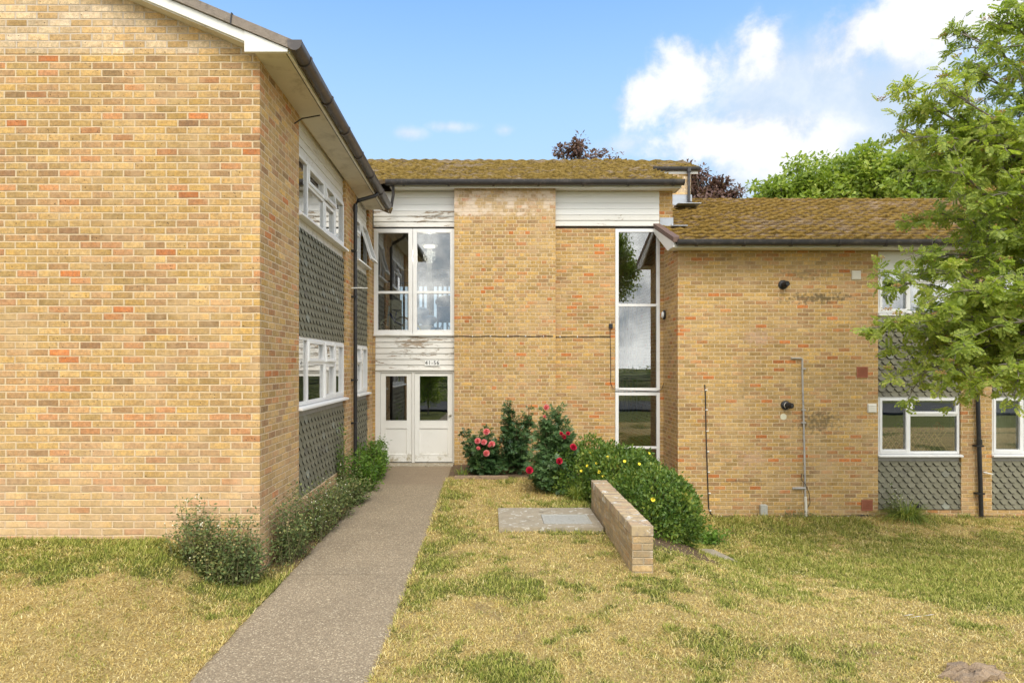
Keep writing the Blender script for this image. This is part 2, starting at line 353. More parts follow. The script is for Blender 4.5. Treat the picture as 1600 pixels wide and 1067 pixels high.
M['rose'] = leaf_mat('dark rose leaves', [(0, (.022, .06, .022)), (.5, (.05, .11, .035)), (1, (.11, .18, .055))], .4, .2, 3)
M['rose2'] = leaf_mat('mid green rose leaves', [(0, (.04, .09, .03)), (.5, (.08, .15, .05)), (1, (.16, .24, .085))], .4, .25, 3)
M['weedg'] = leaf_mat('fresh green weed leaves', [(0, (.06, .13, .02)), (.5, (.12, .23, .03)), (1, (.27, .42, .07))], .5, .4, 3)
M['weedd'] = leaf_mat('dull straggling weed leaves', [(0, (.06, .09, .03)), (.4, (.11, .155, .05)), (.75, (.20, .23, .07)), (1, (.40, .34, .13))], .6, .25, 3)
M['pod'] = plain('straw seed heads', (.50, .42, .18), .8, .25, 20)
M['berry'] = plain('rust brown rowan berry clusters', (.42, .25, .08), .6, .35, 12)
M['bark'] = plain('grey brown bark', (.22, .19, .155), .9, .3, 18, bmp=.01)
M['stem'] = plain('brown green stem', (.14, .13, .06), .8, .25, 20)
M['pink'] = leaf_mat('pink petals', [(0, (.62, .12, .15)), (.5, (.80, .24, .27)), (1, (.88, .48, .45))], .6, .35, 20)
M['red'] = leaf_mat('crimson petals', [(0, (.22, .004, .015)), (.5, (.55, .012, .05)), (1, (.75, .05, .11))], .6, .3, 20)
M['yflower'] = plain('yellow petals', (.85, .66, .03), .6, .12, 30)
M['wflower'] = plain('cream flower heads', (.72, .70, .55), .7, .12, 30)
M['strap'] = leaf_mat('yellowing strap leaves', [(0, (.10, .16, .03)), (.5, (.20, .27, .05)), (.8, (.38, .40, .08)), (1, (.62, .55, .14))], .5, .3, 3)
M['debris'] = plain('weathered stump wood', (.36, .26, .17), .9, .35, 12, bmp=.02, dirt=((.08, .06, .045), .8, 9))
M['signtext'] = plain('black lettering', (.02, .02, .02), .5, .1, 8)
M['lamp_l'] = plain('lamp diffuser plastic', (.72, .72, .70), .3, .03, 8)
m, g = mat('lit lamp diffuser'); g.l.new(g.new('ShaderNodeEmission', {'Color': (1, .85, .6, 1), 'Strength': 1.0}).outputs[0], g.out.inputs[0]); M['lamp_on'] = m
def glass_mat():
    m, g = mat('window glass')
    fr = g.new('ShaderNodeFresnel', {'IOR': 1.5}).outputs[0]
    f = g.m('ADD', g.m('MULTIPLY', fr, 2.8), .06, clamp=True)
    t = g.new('ShaderNodeBsdfTransparent', {'Color': (.84, .87, .86)}); gl = g.new('ShaderNodeBsdfGlossy', {'Color': (1, 1, 1), 'Roughness': .008})
    co = objco(g); g.put(gl.inputs['Normal'], bump(g, g.noise(co, 1.2, 1), .004, .2))
    mx = g.new('ShaderNodeMixShader', {0: f, 1: t.outputs[0], 2: gl.outputs[0]}); g.l.new(mx.outputs[0], g.out.inputs[0]); return m
M['glass'] = glass_mat()

# ---------------------------------------------------------------- mesh helpers
def W0(a, b, c): return V((a, b, c))
class MB:
    def __init__(s): s.v = []; s.f = []
    def add(s, vs, fs):
        k = len(s.v); s.v += [tuple(q) for q in vs]; s.f += [tuple(i+k for i in f) for f in fs]; return s
    def box(s, a0, a1, b0, b1, c0, c1, f=W0):
        vs = [f(a, b, c) for a in (a0, a1) for b in (b0, b1) for c in (c0, c1)]
        return s.add(vs, [(0, 1, 3, 2), (4, 6, 7, 5), (0, 4, 5, 1), (2, 3, 7, 6), (0, 2, 6, 4), (1, 5, 7, 3)])
    def prism(s, pts, b0, b1, f=W0):         # polygon in (a,c) extruded along b
        n = len(pts); vs = [f(a, b0, c) for a, c in pts]+[f(a, b1, c) for a, c in pts]
        return s.add(vs, [tuple(range(n)), tuple(range(2*n-1, n-1, -1))]+[(i, (i+1) % n, n+(i+1) % n, n+i) for i in range(n)])
    def tube(s, pts, r, n=8, cap=True, closed=False):
        pts = [V(p) for p in pts]; rs = r if isinstance(r, (list, tuple)) else [r]*len(pts)
        k = len(s.v); up = V((.013, .021, 1)).normalized(); L = len(pts)
        for i, p in enumerate(pts):
            t = (pts[(i+1) % L]-pts[i-1]) if closed else (pts[min(i+1, L-1)]-pts[max(i-1, 0)])
            t.normalize(); a = t.cross(up)
            if a.length < .05: a = t.cross(V((1, 0, 0)))
            a.normalize(); b = a.cross(t)
            for j in range(n):
                q = p+(a*cos(2*pi*j/n)+b*sin(2*pi*j/n))*rs[i]; s.v.append(tuple(q))
        for i in range(L if closed else L-1):
            for j in range(n):
                i2 = (i+1) % L
                s.f.append((k+i*n+j, k+i*n+(j+1) % n, k+i2*n+(j+1) % n, k+i2*n+j))
        if cap and not closed: s.f.append(tuple(k+j for j in range(n))[::-1]); s.f.append(tuple(k+(L-1)*n+j for j in range(n)))
        return s
    def ball(s, c, r, n=8, sq=(1, 1, 1)):
        vs = []; k = n//2
        for i in range(1, k):
            for j in range(n):
                th = pi*i/k; ph = 2*pi*j/n
                vs.append((c[0]+r*sq[0]*sin(th)*cos(ph), c[1]+r*sq[1]*sin(th)*sin(ph), c[2]+r*sq[2]*cos(th)))
        t = len(vs); vs += [(c[0], c[1], c[2]+r*sq[2]), (c[0], c[1], c[2]-r*sq[2])]
        fs = [(i*n+j, (i+1)*n+j, (i+1)*n+(j+1) % n, i*n+(j+1) % n) for i in range(k-2) for j in range(n)]
        fs += [(t, j, (j+1) % n) for j in range(n)]+[(t+1, (k-2)*n+(j+1) % n, (k-2)*n+j) for j in range(n)]
        return s.add(vs, fs)
    def build(s, name, m, parent=None, smooth=False, bevel=0, label=None, fix=True):
        me = bpy.data.meshes.new(name); me.from_pydata(s.v, [], s.f); me.materials.append(M[m] if isinstance(m, str) else m)
        if fix:
            bm = bmesh.new(); bm.from_mesh(me); bmesh.ops.recalc_face_normals(bm, faces=bm.faces); bm.to_mesh(me); bm.free()
        if smooth:
            me.polygons.foreach_set('use_smooth', [True]*len(me.polygons))
            if hasattr(me, 'set_sharp_from_angle'): me.set_sharp_from_angle(angle=R(42))
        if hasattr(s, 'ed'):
            me.materials.append(M['slate_edge_shade'])
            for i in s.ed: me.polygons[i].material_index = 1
        o = link(name, me, parent)
        if bevel:
            b = o.modifiers.new('bevel', 'BEVEL'); b.width = bevel; b.segments = 2; b.limit_method = 'ANGLE'
        if label: o['label'] = label
        return o
def link(name, me, parent=None):
    o = bpy.data.objects.new(name, me); COL.objects.link(o)
    if parent is not None:
        o.parent = parent
        if parent.type == 'EMPTY': o.location = -parent.location
    return o
def thing(name, loc, label, cat, group=None, kind=None):
    o = bpy.data.objects.new(name, None); COL.objects.link(o); o.location = V(loc); o.empty_display_size = .2
    return tag(o, label, cat, group, kind)
def tag(o, label=None, cat=None, group=None, kind=None):
    for k, v in (('label', label), ('category', cat), ('group', group), ('kind', kind)):
        if v: o[k] = v
    return o
def P(px, py, D): return V(((px-VX)*D/F0, D, CZ+(VY-py)*D/F0))
def fmesh(name, verts, faces_n, loops, m, parent=None, attrs=None, smooth=False):
    """fast numpy mesh: verts (N,3), faces all of size faces_n, loops flat index"""
    me = bpy.data.meshes.new(name); nv = len(verts); nf = len(loops)//faces_n
    me.vertices.add(nv); me.vertices.foreach_set('co', np.ascontiguousarray(verts, dtype=np.float32).ravel())
    me.loops.add(len(loops)); me.loops.foreach_set('vertex_index', np.ascontiguousarray(loops, dtype=np.int32))
    me.polygons.add(nf); me.polygons.foreach_set('loop_start', np.arange(nf, dtype=np.int32)*faces_n)
    me.polygons.foreach_set('loop_total', np.full(nf, faces_n, dtype=np.int32))
    me.update(calc_edges=True)
    for k, v in (attrs or {}).items():
        a = me.attributes.new(k, 'FLOAT', 'POINT'); a.data.foreach_set('value', np.ascontiguousarray(v, dtype=np.float32))
    if smooth: me.polygons.foreach_set('use_smooth', np.ones(nf, dtype=bool))
    me.materials.append(M[m]); return link(name, me, parent)
TAB = rng.random((256, 256))
def vn(x, y, o=0):
    x = np.asarray(x, float)+o*17.3; y = np.asarray(y, float)+o*9.1
    xi = np.floor(x).astype(int); yi = np.floor(y).astype(int); fx = x-xi; fy = y-yi
    fx = fx*fx*(3-2*fx); fy = fy*fy*(3-2*fy)
    a = TAB[xi % 256, yi % 256]; b = TAB[(xi+1) % 256, yi % 256]; c = TAB[xi % 256, (yi+1) % 256]; d_ = TAB[(xi+1) % 256, (yi+1) % 256]
    return (a*(1-fx)+b*fx)*(1-fy)+(c*(1-fx)+d_*fx)*fy
def fbm(x, y, oc=4, o=0):
    r = 0; am = .5; t = 0
    for i in range(oc): r = r+am*vn(np.asarray(x)*2**i, np.asarray(y)*2**i, o+i); t += am; am *= .55
    return r/t
def sst(v, a, b): t = np.clip((np.asarray(v, float)-a)/(b-a), 0, 1); return t*t*(3-2*t)

def grid_wall(mb, f, us, zs, hole, n0, n1):
    nu, nz = len(us)-1, len(zs)-1
    solid = lambda i, j: 0 <= i < nu and 0 <= j < nz and not hole((us[i]+us[i+1])/2, (zs[j]+zs[j+1])/2)
    for i in range(nu):
        for j in range(nz):
            if not solid(i, j): continue
            a, b, c, e = us[i], us[i+1], zs[j], zs[j+1]
            mb.add([f(a, n1, c), f(b, n1, c), f(b, n1, e), f(a, n1, e)], [(0, 1, 2, 3)])
            mb.add([f(a, n0, c), f(b, n0, c), f(b, n0, e), f(a, n0, e)], [(3, 2, 1, 0)])
            for (di, dj, p, q) in ((-1, 0, (a, c), (a, e)), (1, 0, (b, c), (b, e)), (0, -1, (a, c), (b, c)), (0, 1, (a, e), (b, e))):
                if not solid(i+di, j+dj):
                    mb.add([f(p[0], n0, p[1]), f(q[0], n0, q[1]), f(q[0], n1, q[1]), f(p[0], n1, p[1])], [(0, 1, 2, 3)])
def wall(f, rect, holes, n0, n1):
    us = sorted({rect[0], rect[1]} | {h[0] for h in holes} | {h[1] for h in holes})
    zs = sorted({rect[2], rect[3]} | {h[2] for h in holes} | {h[3] for h in holes})
    us = [u for u in us if rect[0] <= u <= rect[1]]; zs = [z for z in zs if rect[2] <= z <= rect[3]]
    mb = MB(); grid_wall(mb, f, us, zs, lambda u, z: any(h[0] < u < h[1] and h[2] < z < h[3] for h in holes), n0, n1); return mb
def ring(mb, f, u0, u1, z0, z1, w, n0, n1):
    mb.box(u0, u0+w, n0, n1, z0, z1, f); mb.box(u1-w, u1, n0, n1, z0, z1, f)
    mb.box(u0+w, u1-w, n0, n1, z0, z0+w, f); mb.box(u0+w, u1-w, n0, n1, z1-w, z1, f)
def hinge(f, nh, zt, ang):
    return lambda a, b, c: f(a, nh+(b-nh)*cos(ang)-(c-zt)*sin(ang), zt+(c-zt)*cos(ang)+(b-nh)*sin(ang))
def window(parent, f, u0, u1, z0, z1, lights, n=0.0, sill=True, fw=.045, m='upvc', label=None, sash=True):
    """lights: (u0,u1,z0,z1,open_angle)"""
    mb = MB(); ring(mb, f, u0, u1, z0, z1, fw, n-.07, n)
    # mullions and transoms between lights
    us = sorted({round(l[0], 3) for l in lights if l[0] > u0+.08})
    for q in us:
        if any(l[0] < q-.05 and l[1] > q+.05 for l in lights): continue
        mb.box(q-.028, q+.028, n-.068, n-.003, z0+fw, z1-fw, f)
    for l in lights:
        if l[2] > z0+.08: mb.box(max(l[0], u0+fw)+.028*(l[0] > u0+.08), min(l[1], u1-fw)-.028*(l[1] < u1-.08), n-.066, n-.005, l[2]-.026, l[2]+.026, f)
    w = mb.build('window', m, parent, bevel=.004, label=label)
    for l in lights:
        a0 = max(l[0]+.028*(l[0] > u0+.08), u0+fw); a1 = min(l[1]-.028*(l[1] < u1-.08), u1-fw)
        c0 = max(l[2]+.026*(l[2] > z0+.08), z0+fw); c1 = min(l[3]-.026*(l[3] < z1-.08), z1-fw)
        ff = hinge(f, n+.01, c1, l[4]) if l[4] else f
        sm = l[5] if len(l) > 5 else sash
        if sm:
            s = MB(); ring(s, ff, a0-.012, a1+.012, c0-.012, c1+.012, .047, n-.03, n+.014); s.build('sash', m, w, bevel=.004)
            a0 += .035; a1 -= .035; c0 += .035; c1 -= .035
        MB().box(a0, a1, n-.036, n-.028, c0, c1, ff).build('pane', 'glass', w)
    if sill:
        MB().prism([(0, 0)], 0, 0) if False else None
        s = MB(); k = [(-.06, z0+.0), (.085, z0-.02), (.085, z0-.052), (-.06, z0-.052)]
        vs = [f(u, nn_, zz) for u in (u0-.02, u1+.02) for nn_, zz in [(n+q[0], q[1]-.002) for q in k]]
        s.add(vs, [(0, 1, 2, 3), (7, 6, 5, 4)]+[(i, (i+1) % 4, 4+(i+1) % 4, 4+i) for i in range(4)]); s.build('sill', m, w, bevel=.004)
    return w
def slates(f, u0, u1, z0, z1, w=.1625, e=.104, nb=.056, ns=.052, under=True):
    mb = MB(); rows = int((z1-z0)/e)+2
    for r in range(-1, rows):
        zc = z0+r*e-.01; k = int((u1-u0)/w)+2
        for i in range(-1, k+1):
            uc = u0+(i+.5*(r % 2))*w+random.uniform(-.002, .002)
            dz = random.uniform(-.004, .004); tl = random.uniform(0, .002)
            pts = [(-w/2+.002, e*.62), (-.034, 0), (.034, 0), (w/2-.002, e*.62), (w/2-.002, e*1.9), (-w/2+.002, e*1.9)]
            pp = []
            for a, c in pts:
                U = min(max(uc+a, u0), u1); Z = min(max(zc+c+dz, z0), z1); pp.append((U, Z, nb+tl-(ns/(e*1.9))*c))
            if max(p[0] for p in pp)-min(p[0] for p in pp) < .02 or max(p[1] for p in pp)-min(p[1] for p in pp) < .02: continue
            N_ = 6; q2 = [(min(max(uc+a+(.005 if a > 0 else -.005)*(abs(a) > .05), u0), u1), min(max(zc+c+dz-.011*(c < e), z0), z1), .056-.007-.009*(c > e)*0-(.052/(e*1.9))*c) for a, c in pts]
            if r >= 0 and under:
                mb.add([f(a, n-.004, c) for a, c, n in q2], [tuple(range(N_))]); mb.ed = getattr(mb, 'ed', [])+[len(mb.f)-1]  # larger dark copy behind each slate paints its shadow line
            vs = [f(a, n, c) for a, c, n in pp]+[f(a, n-.012, c) for a, c, n in pp]
            mb.add(vs, [tuple(range(N_))]+[(q, (q+1) % N_, N_+(q+1) % N_, N_+q) for q in range(N_)]); mb.ed = getattr(mb, 'ed', [])+[len(mb.f)-q for q in range(1, 7)]  # rim faces coloured dark in place of shade
    return mb
def roof(name, parent, m, A, B, up, L, gauge=.335, wave=.30, mossamt=.55, ru=.05, skirt=.07, seed=0, taper=0.0):
    """A->B eave line, up = unit up-slope vector"""
    A, B, up = V(A), V(B), V(up).normalized(); ud = (B-A); LU = ud.length; ud.normalize(); nrm = ud.cross(up)
    if nrm.z < 0: nrm = -nrm
    nu = max(4, int(LU/ru)); rows = int(L/gauge)
    tt = np.array([0, .02, .18, .36, .55, .75, .93, .985]); v = (np.arange(rows)[:, None]+tt[None]); v[:, 0] -= .07; v[:, 1] -= .085; v[:, 2] -= .05; v = v.ravel()*gauge
    v = np.append(v, rows*gauge); hf = np.append(np.tile(1-tt, rows), 0); hf[0::8] = .35; hf[7::8] = -.15; hf[6::8] = -.05
    rown = np.append(np.repeat(np.arange(rows), 8), rows-1)
    u = np.linspace(0, LU, nu); U, Vv = np.meshgrid(u, v); Rn = np.repeat(rown[:, None], nu, 1); H = np.repeat(hf[:, None], nu, 1)
    ti = np.floor(U/wave+.5*(Rn % 2)*0); tr = TAB[(ti.astype(int)*7+seed) % 256, (Rn*13+seed) % 256]
    moss = np.clip(fbm(U*2.2+seed, Vv*2.2, 4)*.55+fbm(U*11, Vv*9+seed, 3)*.45, 0, 1)
    patch = fbm(U*.35+seed*3, Vv*.5, 3)
    mv_ = np.clip((moss-.5)*2.6+mossamt+(patch-.5)*.9+(H-.55)*1.0, 0, 1)
    h = .062*H+.014*np.cos(2*pi*U/wave)+.010*(tr-.5)+.030*mv_*sst(moss, .4, .75)*np.clip(H*1.3, 0, 1)+.010*(fbm(U*17, Vv*17, 2)-.5)
    pos = np.array(A)[None, None]+U[..., None]*np.array(ud)+Vv[..., None]*np.array(up)+h[..., None]*np.array(nrm)
    if taper: pos += (taper*Vv*(U/LU))[..., None]*np.array(ud)
    nv_ = len(v); verts = pos.reshape(-1, 3); idx = np.arange(nv_*nu).reshape(nv_, nu)
    q = np.stack([idx[:-1, :-1], idx[:-1, 1:], idx[1:, 1:], idx[1:, :-1]], -1).reshape(-1, 4)
    border = [idx[0, :], idx[:, -1], idx[-1, ::-1], idx[::-1, 0]]; extra = []; ql = [q]; k = len(verts)
    for b in border:
        low = verts[b]-np.array(nrm)*skirt; low_i = np.arange(k, k+len(b)); k += len(b); extra.append(low)
        ql.append(np.stack([b[:-1], low_i[:-1], low_i[1:], b[1:]], -1))
    c4 = [np.array(A+ud*x+up*y-nrm*skirt*.6) for x, y in ((0, 0), (LU, 0), (LU+taper*L, L), (0, L))]
    if taper: c4[2] = np.array(A+ud*(LU+taper*v[-1])+up*L-nrm*skirt*.6)
    extra.append(np.array(c4)); ql.append(np.array([[k, k+3, k+2, k+1]])); 
    verts = np.concatenate([verts]+extra)
    ap = lambda z: np.concatenate([z.ravel(), np.full(len(verts)-z.size, .3)])
    return fmesh(name, verts, 4, np.concatenate(ql).ravel(), m, parent, {'moss': ap(mv_), 'tile': ap(tr)})
def gutter(parent, p0, p1, out, r=.058, m='gutter', clips=.95, label=None):
    """half-round gutter from p0 to p1 with joint clips"""
    p0, p1 = V(p0), V(p1); d_ = (p1-p0); L = d_.length; d_.normalize(); o = V(out); mb = MB()
    up = V((0, 0, 1)); n = 10
    prof = [(-cos(pi*i/n), -(sin(pi*i/n)**.7)*1.4) for i in range(n+1)]
    inner = [(x*.9, y*.9+.03) for x, y in prof[::-1]]
    pts = [(a*r, b*r) for a, b in prof+inner]
    N_ = len(pts)
    def seg(s0, s1, k):
        vs = [p0+d_*s+o*(a*k)+up*(b*k+.0) for s in (s0, s1) for a, b in pts]
        mb.add(vs, [(i, (i+1) % N_, N_+(i+1) % N_, N_+i) for i in range(N_)])
        for e in (0, N_):
            for i in range(n): mb.add([vs[e+i], vs[e+i+1], vs[e+N_-2-i], vs[e+N_-1-i]], [(0, 1, 2, 3)])
    seg(0, L, 1.0)
    s = .35
    while s < L-.1:
        seg(s-.022, s+.022, 1.13); s += clips
    for s in (0, L):      # stop ends
        vs = [p0+d_*(s+e)+o*(a*r*1.04)+up*(b*r*1.04) for e in (-.006, .006) for a, b in prof]
        mb.add(vs, [tuple(range(n+1)), tuple(range(2*n+1, n, -1))]+[(i, i+1, n+2+i, n+1+i) for i in range(n)])
    return mb.build('gutter', m, parent, smooth=True, label=label)
def box_part(parent, name, m, *a, f=W0, bevel=0, label=None): return MB().box(*a, f).build(name, m, parent, bevel=bevel, label=label)

FR = lambda u, n, z: V((u, -n, z))                    # front walls: n measured towards the camera from Y=0
def front(Y): return lambda u, n, z: V((u, Y-n, z))
def rightface(X): return lambda u, n, z: V((X+n, u, z))   # outward +X, u = Y
def leftface(X): return lambda u, n, z: V((X-n, u, z))    # outward -X

# ================================================================ GROUND
pxo = lambda y: -.06*np.clip((8.5-np.asarray(y, float))/4.2, 0, 1.3)
SLAB = (.13, 1.47, 8.05, 9.15); LOW = (1.49, 1.715, 6.53, 9.15)
PX0, PX1 = -2.06, -.78
def gz(x, y):
    x = np.asarray(x, float); y = np.asarray(y, float); yc = np.clip(y, -30, 14)
    b = .022*(np.clip(yc, -5, 13)-12.95)
    b = b-.82*sst(x, 1.80, 3.5)*sst(y, 4.2, 10.8)+.0*x
    b = b+.36*sst(-x, 2.5, 3.4)*sst(y, 3.6, 6.0)
    return b
def gz1(x, y): return float(gz(x, y))
def greenness(x, y):
    n = fbm(x*.8+3, y*.8, 4)*.6+fbm(x*3.1, y*3.1+5, 3)*.4
    g_ = (n-.50)*3.0+.26
    G = lambda cx, cy, rx, ry: np.exp(-((x-cx)/rx)**2-((y-cy)/ry)**2)
    g_ += .06+.28*G(6, 9, 5, 3)+.14*G(-4.5, 5.4, 2.6, 1.1)
    g_ += .32*G(6.5, 9.0, 3.2, 1.6)+.45*G(5.2, 6.6, 1.4, 1.1)+.45*G(-.62, 7.6, .22, 2.2)+.35*G(3.6, 10.9, 1.5, .6)
    g_ += .6*sst(fbm(x*4.6+2, y*4.6, 3), .66, .76)+.18*G(-4.2, 5.9, 1.8, .5)+.55*G(.2, 6.1, .5, .25)+.6*G(-2.3, 6.2, .35, .5)+.4*G(.1, 4.6, .5, .3)+.4*G(3.4, 8.4, .8, .6)
    g_ -= .40*G(2.3, 5.2, 1.6, .9)+.3*G(-3, 4.9, 1.4, .6)+.3*G(.4, 10.2, 1.0, .6)+.25*G(.6, 5.4, 1.2, .5)
    g_ += 1.5*sst(-y, -1.2, .5)  # unseen lawn behind the viewer coloured greener to darken its reflection
    return np.clip(g_, 0, 1)
def soilness(x, y):
    G = lambda cx, cy, rx, ry: np.exp(-((x-cx)/rx)**2-((y-cy)/ry)**2)
    s = sst(y, 11.35, 11.7)*(x > -.75)*(x < 3.4)+sst(y, 11.72, 11.86)*(x > 3.3)*.8+1.0*G(1.55, 8.9, .28, .35)+sst(x, 1.7, 1.8)*sst(-x, -3.1, -2.7)*sst(y, 7.2, 7.6)*sst(-y, -11.5, -11)
    s = s+((x < -1.98) & (x > -2.5))*sst(y, 6.3, 7.0)*.8
    s = s+.35*sst(fbm(x*4.3+9, y*4.3+4, 4), .68, .76)
    return np.clip(s, 0, 1)
xs = np.concatenate([[-400, -150, -60, -30, -16], np.arange(-9, 14, .07), [16, 22, 40, 90, 200, 400]])
ys = np.concatenate([[-300, -100, -40, -15, -5, 0], np.arange(2, 13.2, .07), [14, 16, 20, 30, 60, 150, 500]])
X, Y = np.meshgrid(xs, ys); Z = gz(X, Y)+.035*(fbm(X*1.2, Y*1.2, 3)-.5)+.016*(fbm(X*7, Y*7, 3)-.5)
Z = np.where(((X-pxo(Y) > PX0-.01) & (X-pxo(Y) < PX1+.01)), Z-.045, Z); Z = np.where((X > SLAB[0]) & (X < SLAB[1]) & (Y > SLAB[2]) & (Y < SLAB[3]), Z-.04, Z)
ny, nx = X.shape; idx = np.arange(nx*ny).reshape(ny, nx)
q = np.stack([idx[:-1, :-1], idx[:-1, 1:], idx[1:, 1:], idx[1:, :-1]], -1).reshape(-1)
tag(fmesh('ground', np.stack([X, Y, Z], -1).reshape(-1, 3), 4, q, 'ground', None, {'green': greenness(X, Y).ravel(), 'soil': soilness(X, Y).ravel()}, True), kind='structure')

# path slabs with ragged edges
mb = MB()
for (y0, y1) in ((-6, 1.9), (1.904, 6.498), (6.502, 10.796), (10.80, 12.93)):
    yy = np.append(np.arange(y0, y1, .04 if y0 > 1 else .4), y1); k = len(mb.v)
    uu = np.linspace(0, 1, 25)
    for y in yy:
        po = float(pxo(y)); e0 = po+PX0+.035*(float(fbm(y*3, 1.5, 4))-.5)+(.01*random.random()); e1 = po+PX1+.05*(float(fbm(y*2.6, 7.5, 4))-.5)+(.012*random.random())
        if y > 10.8: e1 += .04
        for j, t in enumerate(uu):
            x = e0+(e1-e0)*t; z = gz1(-1.4, y)+.012*(float(vn(x*2, y*2))-.5)+.004-(.014 if j in (0, 24) else 0)
            mb.v.append((x, y, z))
    n_ = len(uu)
    for i in range(len(yy)-1):
        for j in range(n_-1): mb.f.append((k+i*n_+j, k+i*n_+j+1, k+(i+1)*n_+j+1, k+(i+1)*n_+j))
    for side in (0, n_-1):
        for i in range(len(yy)-1):
            a, b = mb.v[k+i*n_+side], mb.v[k+(i+1)*n_+side]
            mb.add([a, b, (b[0], b[1], b[2]-.08), (a[0], a[1], a[2]-.08)], [(0, 1, 2, 3)])
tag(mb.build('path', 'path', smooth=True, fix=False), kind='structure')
tag(MB().box(-2.1, -.72, 12.55, 12.93, -.05, .012).build('doorstep', 'slab', bevel=.008), kind='structure')

# ================================================================ LEFT BLOCK
LX = -2.40; GY = 6.57; DROP = lambda y: -.028*(y-6.4)
lb = thing('apartment_block', (-6, 9, .2), 'two storey yellow brick block with a gable end left of the path', 'building')
fG = front(GY)
wall(fG, (-13, LX-.3, -.6, 5.29), [], -.3, 0).build('gable_wall', 'brick_left', lb)
# gable triangle of bleached brick
zr = lambda x: 5.325+.42*(-1.985-x)-.10
zr2 = lambda x: min(zr(x), zr(-7.7)-.42*(-7.7-x))
MB().prism([(-13, 5.292), (LX-.002, 5.292), (LX-.002, zr(LX)), (-7.7, zr(-7.7)), (-13, zr2(-13))], GY, GY+.3).build('gable_brickwork', 'brick_pale', lb, label='bleached pale brick under the gable verge')
# flank wall
Y1, Y2, Y3, Y4 = 7.92, 10.50, 11.36, 12.52
fL = rightface(LX)
B1 = (Y1, Y2, .32, 5.2); B2 = (Y3, Y4, .32, 5.2)
us = [GY, Y1, Y2, Y3, Y4, 12.93]
wall(fL, (GY, 12.93, -.6, 5.29), [B1, B2], -.3, 0).build('flank_wall', 'brick_left', lb)
FD = -.06
def bay(parent, f, u0, u1, tops, lows, zt, name_sfx=None, board='peel_l'):
    (w0, w1), (v0, v1) = tops, lows; kw = dict(nb=.040, ns=.030, under=False) if f is fL else {}
    # stacked: boards, window, strip, slates, window, strip, slates
    mb = MB(); z = w1; n_ = 0
    while z < zt-.01:
        z2 = min(z+.12, zt); mb.prism([(0, 0)], 0, 0) if False else None
        vs = [f(u, n, c) for u in (u0, u1) for n, c in ((FD+.02, z), (FD+.006, z2), (FD-.03, z2), (FD-.03, z))]
        mb.add(vs, [(0, 1, 2, 3), (7, 6, 5, 4)]+[(i, (i+1) % 4, 4+(i+1) % 4, 4+i) for i in range(4)]); z = z2
    mb.build('weatherboard', board, parent)
    box_part(parent, 'sill_strip', 'whitestrip', u0, u1, FD-.03, FD+.012, w0-.17, w0-.053, f=f)
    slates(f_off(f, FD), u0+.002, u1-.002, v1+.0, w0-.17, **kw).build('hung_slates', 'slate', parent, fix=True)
    box_part(parent, 'sill_strip', 'graypanel', u0, u1, FD-.03, FD+.012, v0-.14, v0-.053, f=f)
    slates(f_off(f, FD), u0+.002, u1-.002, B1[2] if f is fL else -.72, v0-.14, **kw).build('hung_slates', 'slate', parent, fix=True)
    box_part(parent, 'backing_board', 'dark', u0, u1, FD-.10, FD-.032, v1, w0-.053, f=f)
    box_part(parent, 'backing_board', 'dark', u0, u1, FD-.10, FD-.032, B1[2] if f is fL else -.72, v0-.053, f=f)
def f_off(f, d_): return lambda a, b, c: f(a, b+d_, c)
UW, LW = (3.975, 4.745), (1.505, 2.40)
bay(lb, fL, Y1, Y2, UW, LW, 5.2)
bay(lb, fL, Y3, Y4, UW, LW, 5.2)
for (z0, z1), zs in ((UW, 4.45), (LW, 2.06)):
    window(lb, f_off(fL, FD+.03), Y1+.01, Y2-.01, z0, z1, [(Y1+.01, 8.42, z0, z1, 0, False), (8.42, 9.25, z0, zs, 0, False), (8.42, 9.25, zs, z1, 0),
        (9.25, 9.85, z0, zs, 0), (9.25, 9.85, zs, z1, .18 if z0 > 3 else .1), (9.85, Y2-.01, z0, z1, 0 if z0 > 3 else 0)],
        label='four light white plastic window, upper floor' if z0 > 3 else 'four light white plastic window, ground floor')
window(lb, f_off(fL, FD+.03), Y3+.01, Y4-.01, UW[0], UW[1], [(Y3+.01, 11.86, UW[0], 4.45, 0, False), (Y3+.01, 11.86, 4.45, UW[1], 0), (11.86, Y4-.01, UW[0], UW[1], .30)], label='white plastic window with its tall casement propped open')
window(lb, f_off(fL, FD+.03), Y3+.01, Y4-.01, LW[0], LW[1], [(Y3+.01, 11.86, LW[0], 2.06, 0, False), (Y3+.01, 11.86, 2.06, LW[1], .12), (11.86, Y4-.01, LW[0], LW[1], 0)])
# rest of the shell
box_part(lb, 'rear_wall', 'brick_left', -13, -12.7, GY+.302, 12.9, -.6, 5.29)
box_part(lb, 'inner_floor', 'floor_in', -12.69, LX-.31, GY+.31, 12.9, 2.75, 2.95)
box_part(lb, 'inner_wall', 'mid', -4.6, -4.5, GY+.31, 12.9, .3, 5.2)
box_part(lb, 'inner_floor', 'floor_in', -12.69, LX-.31, GY+.31, 12.9, .25, .35)
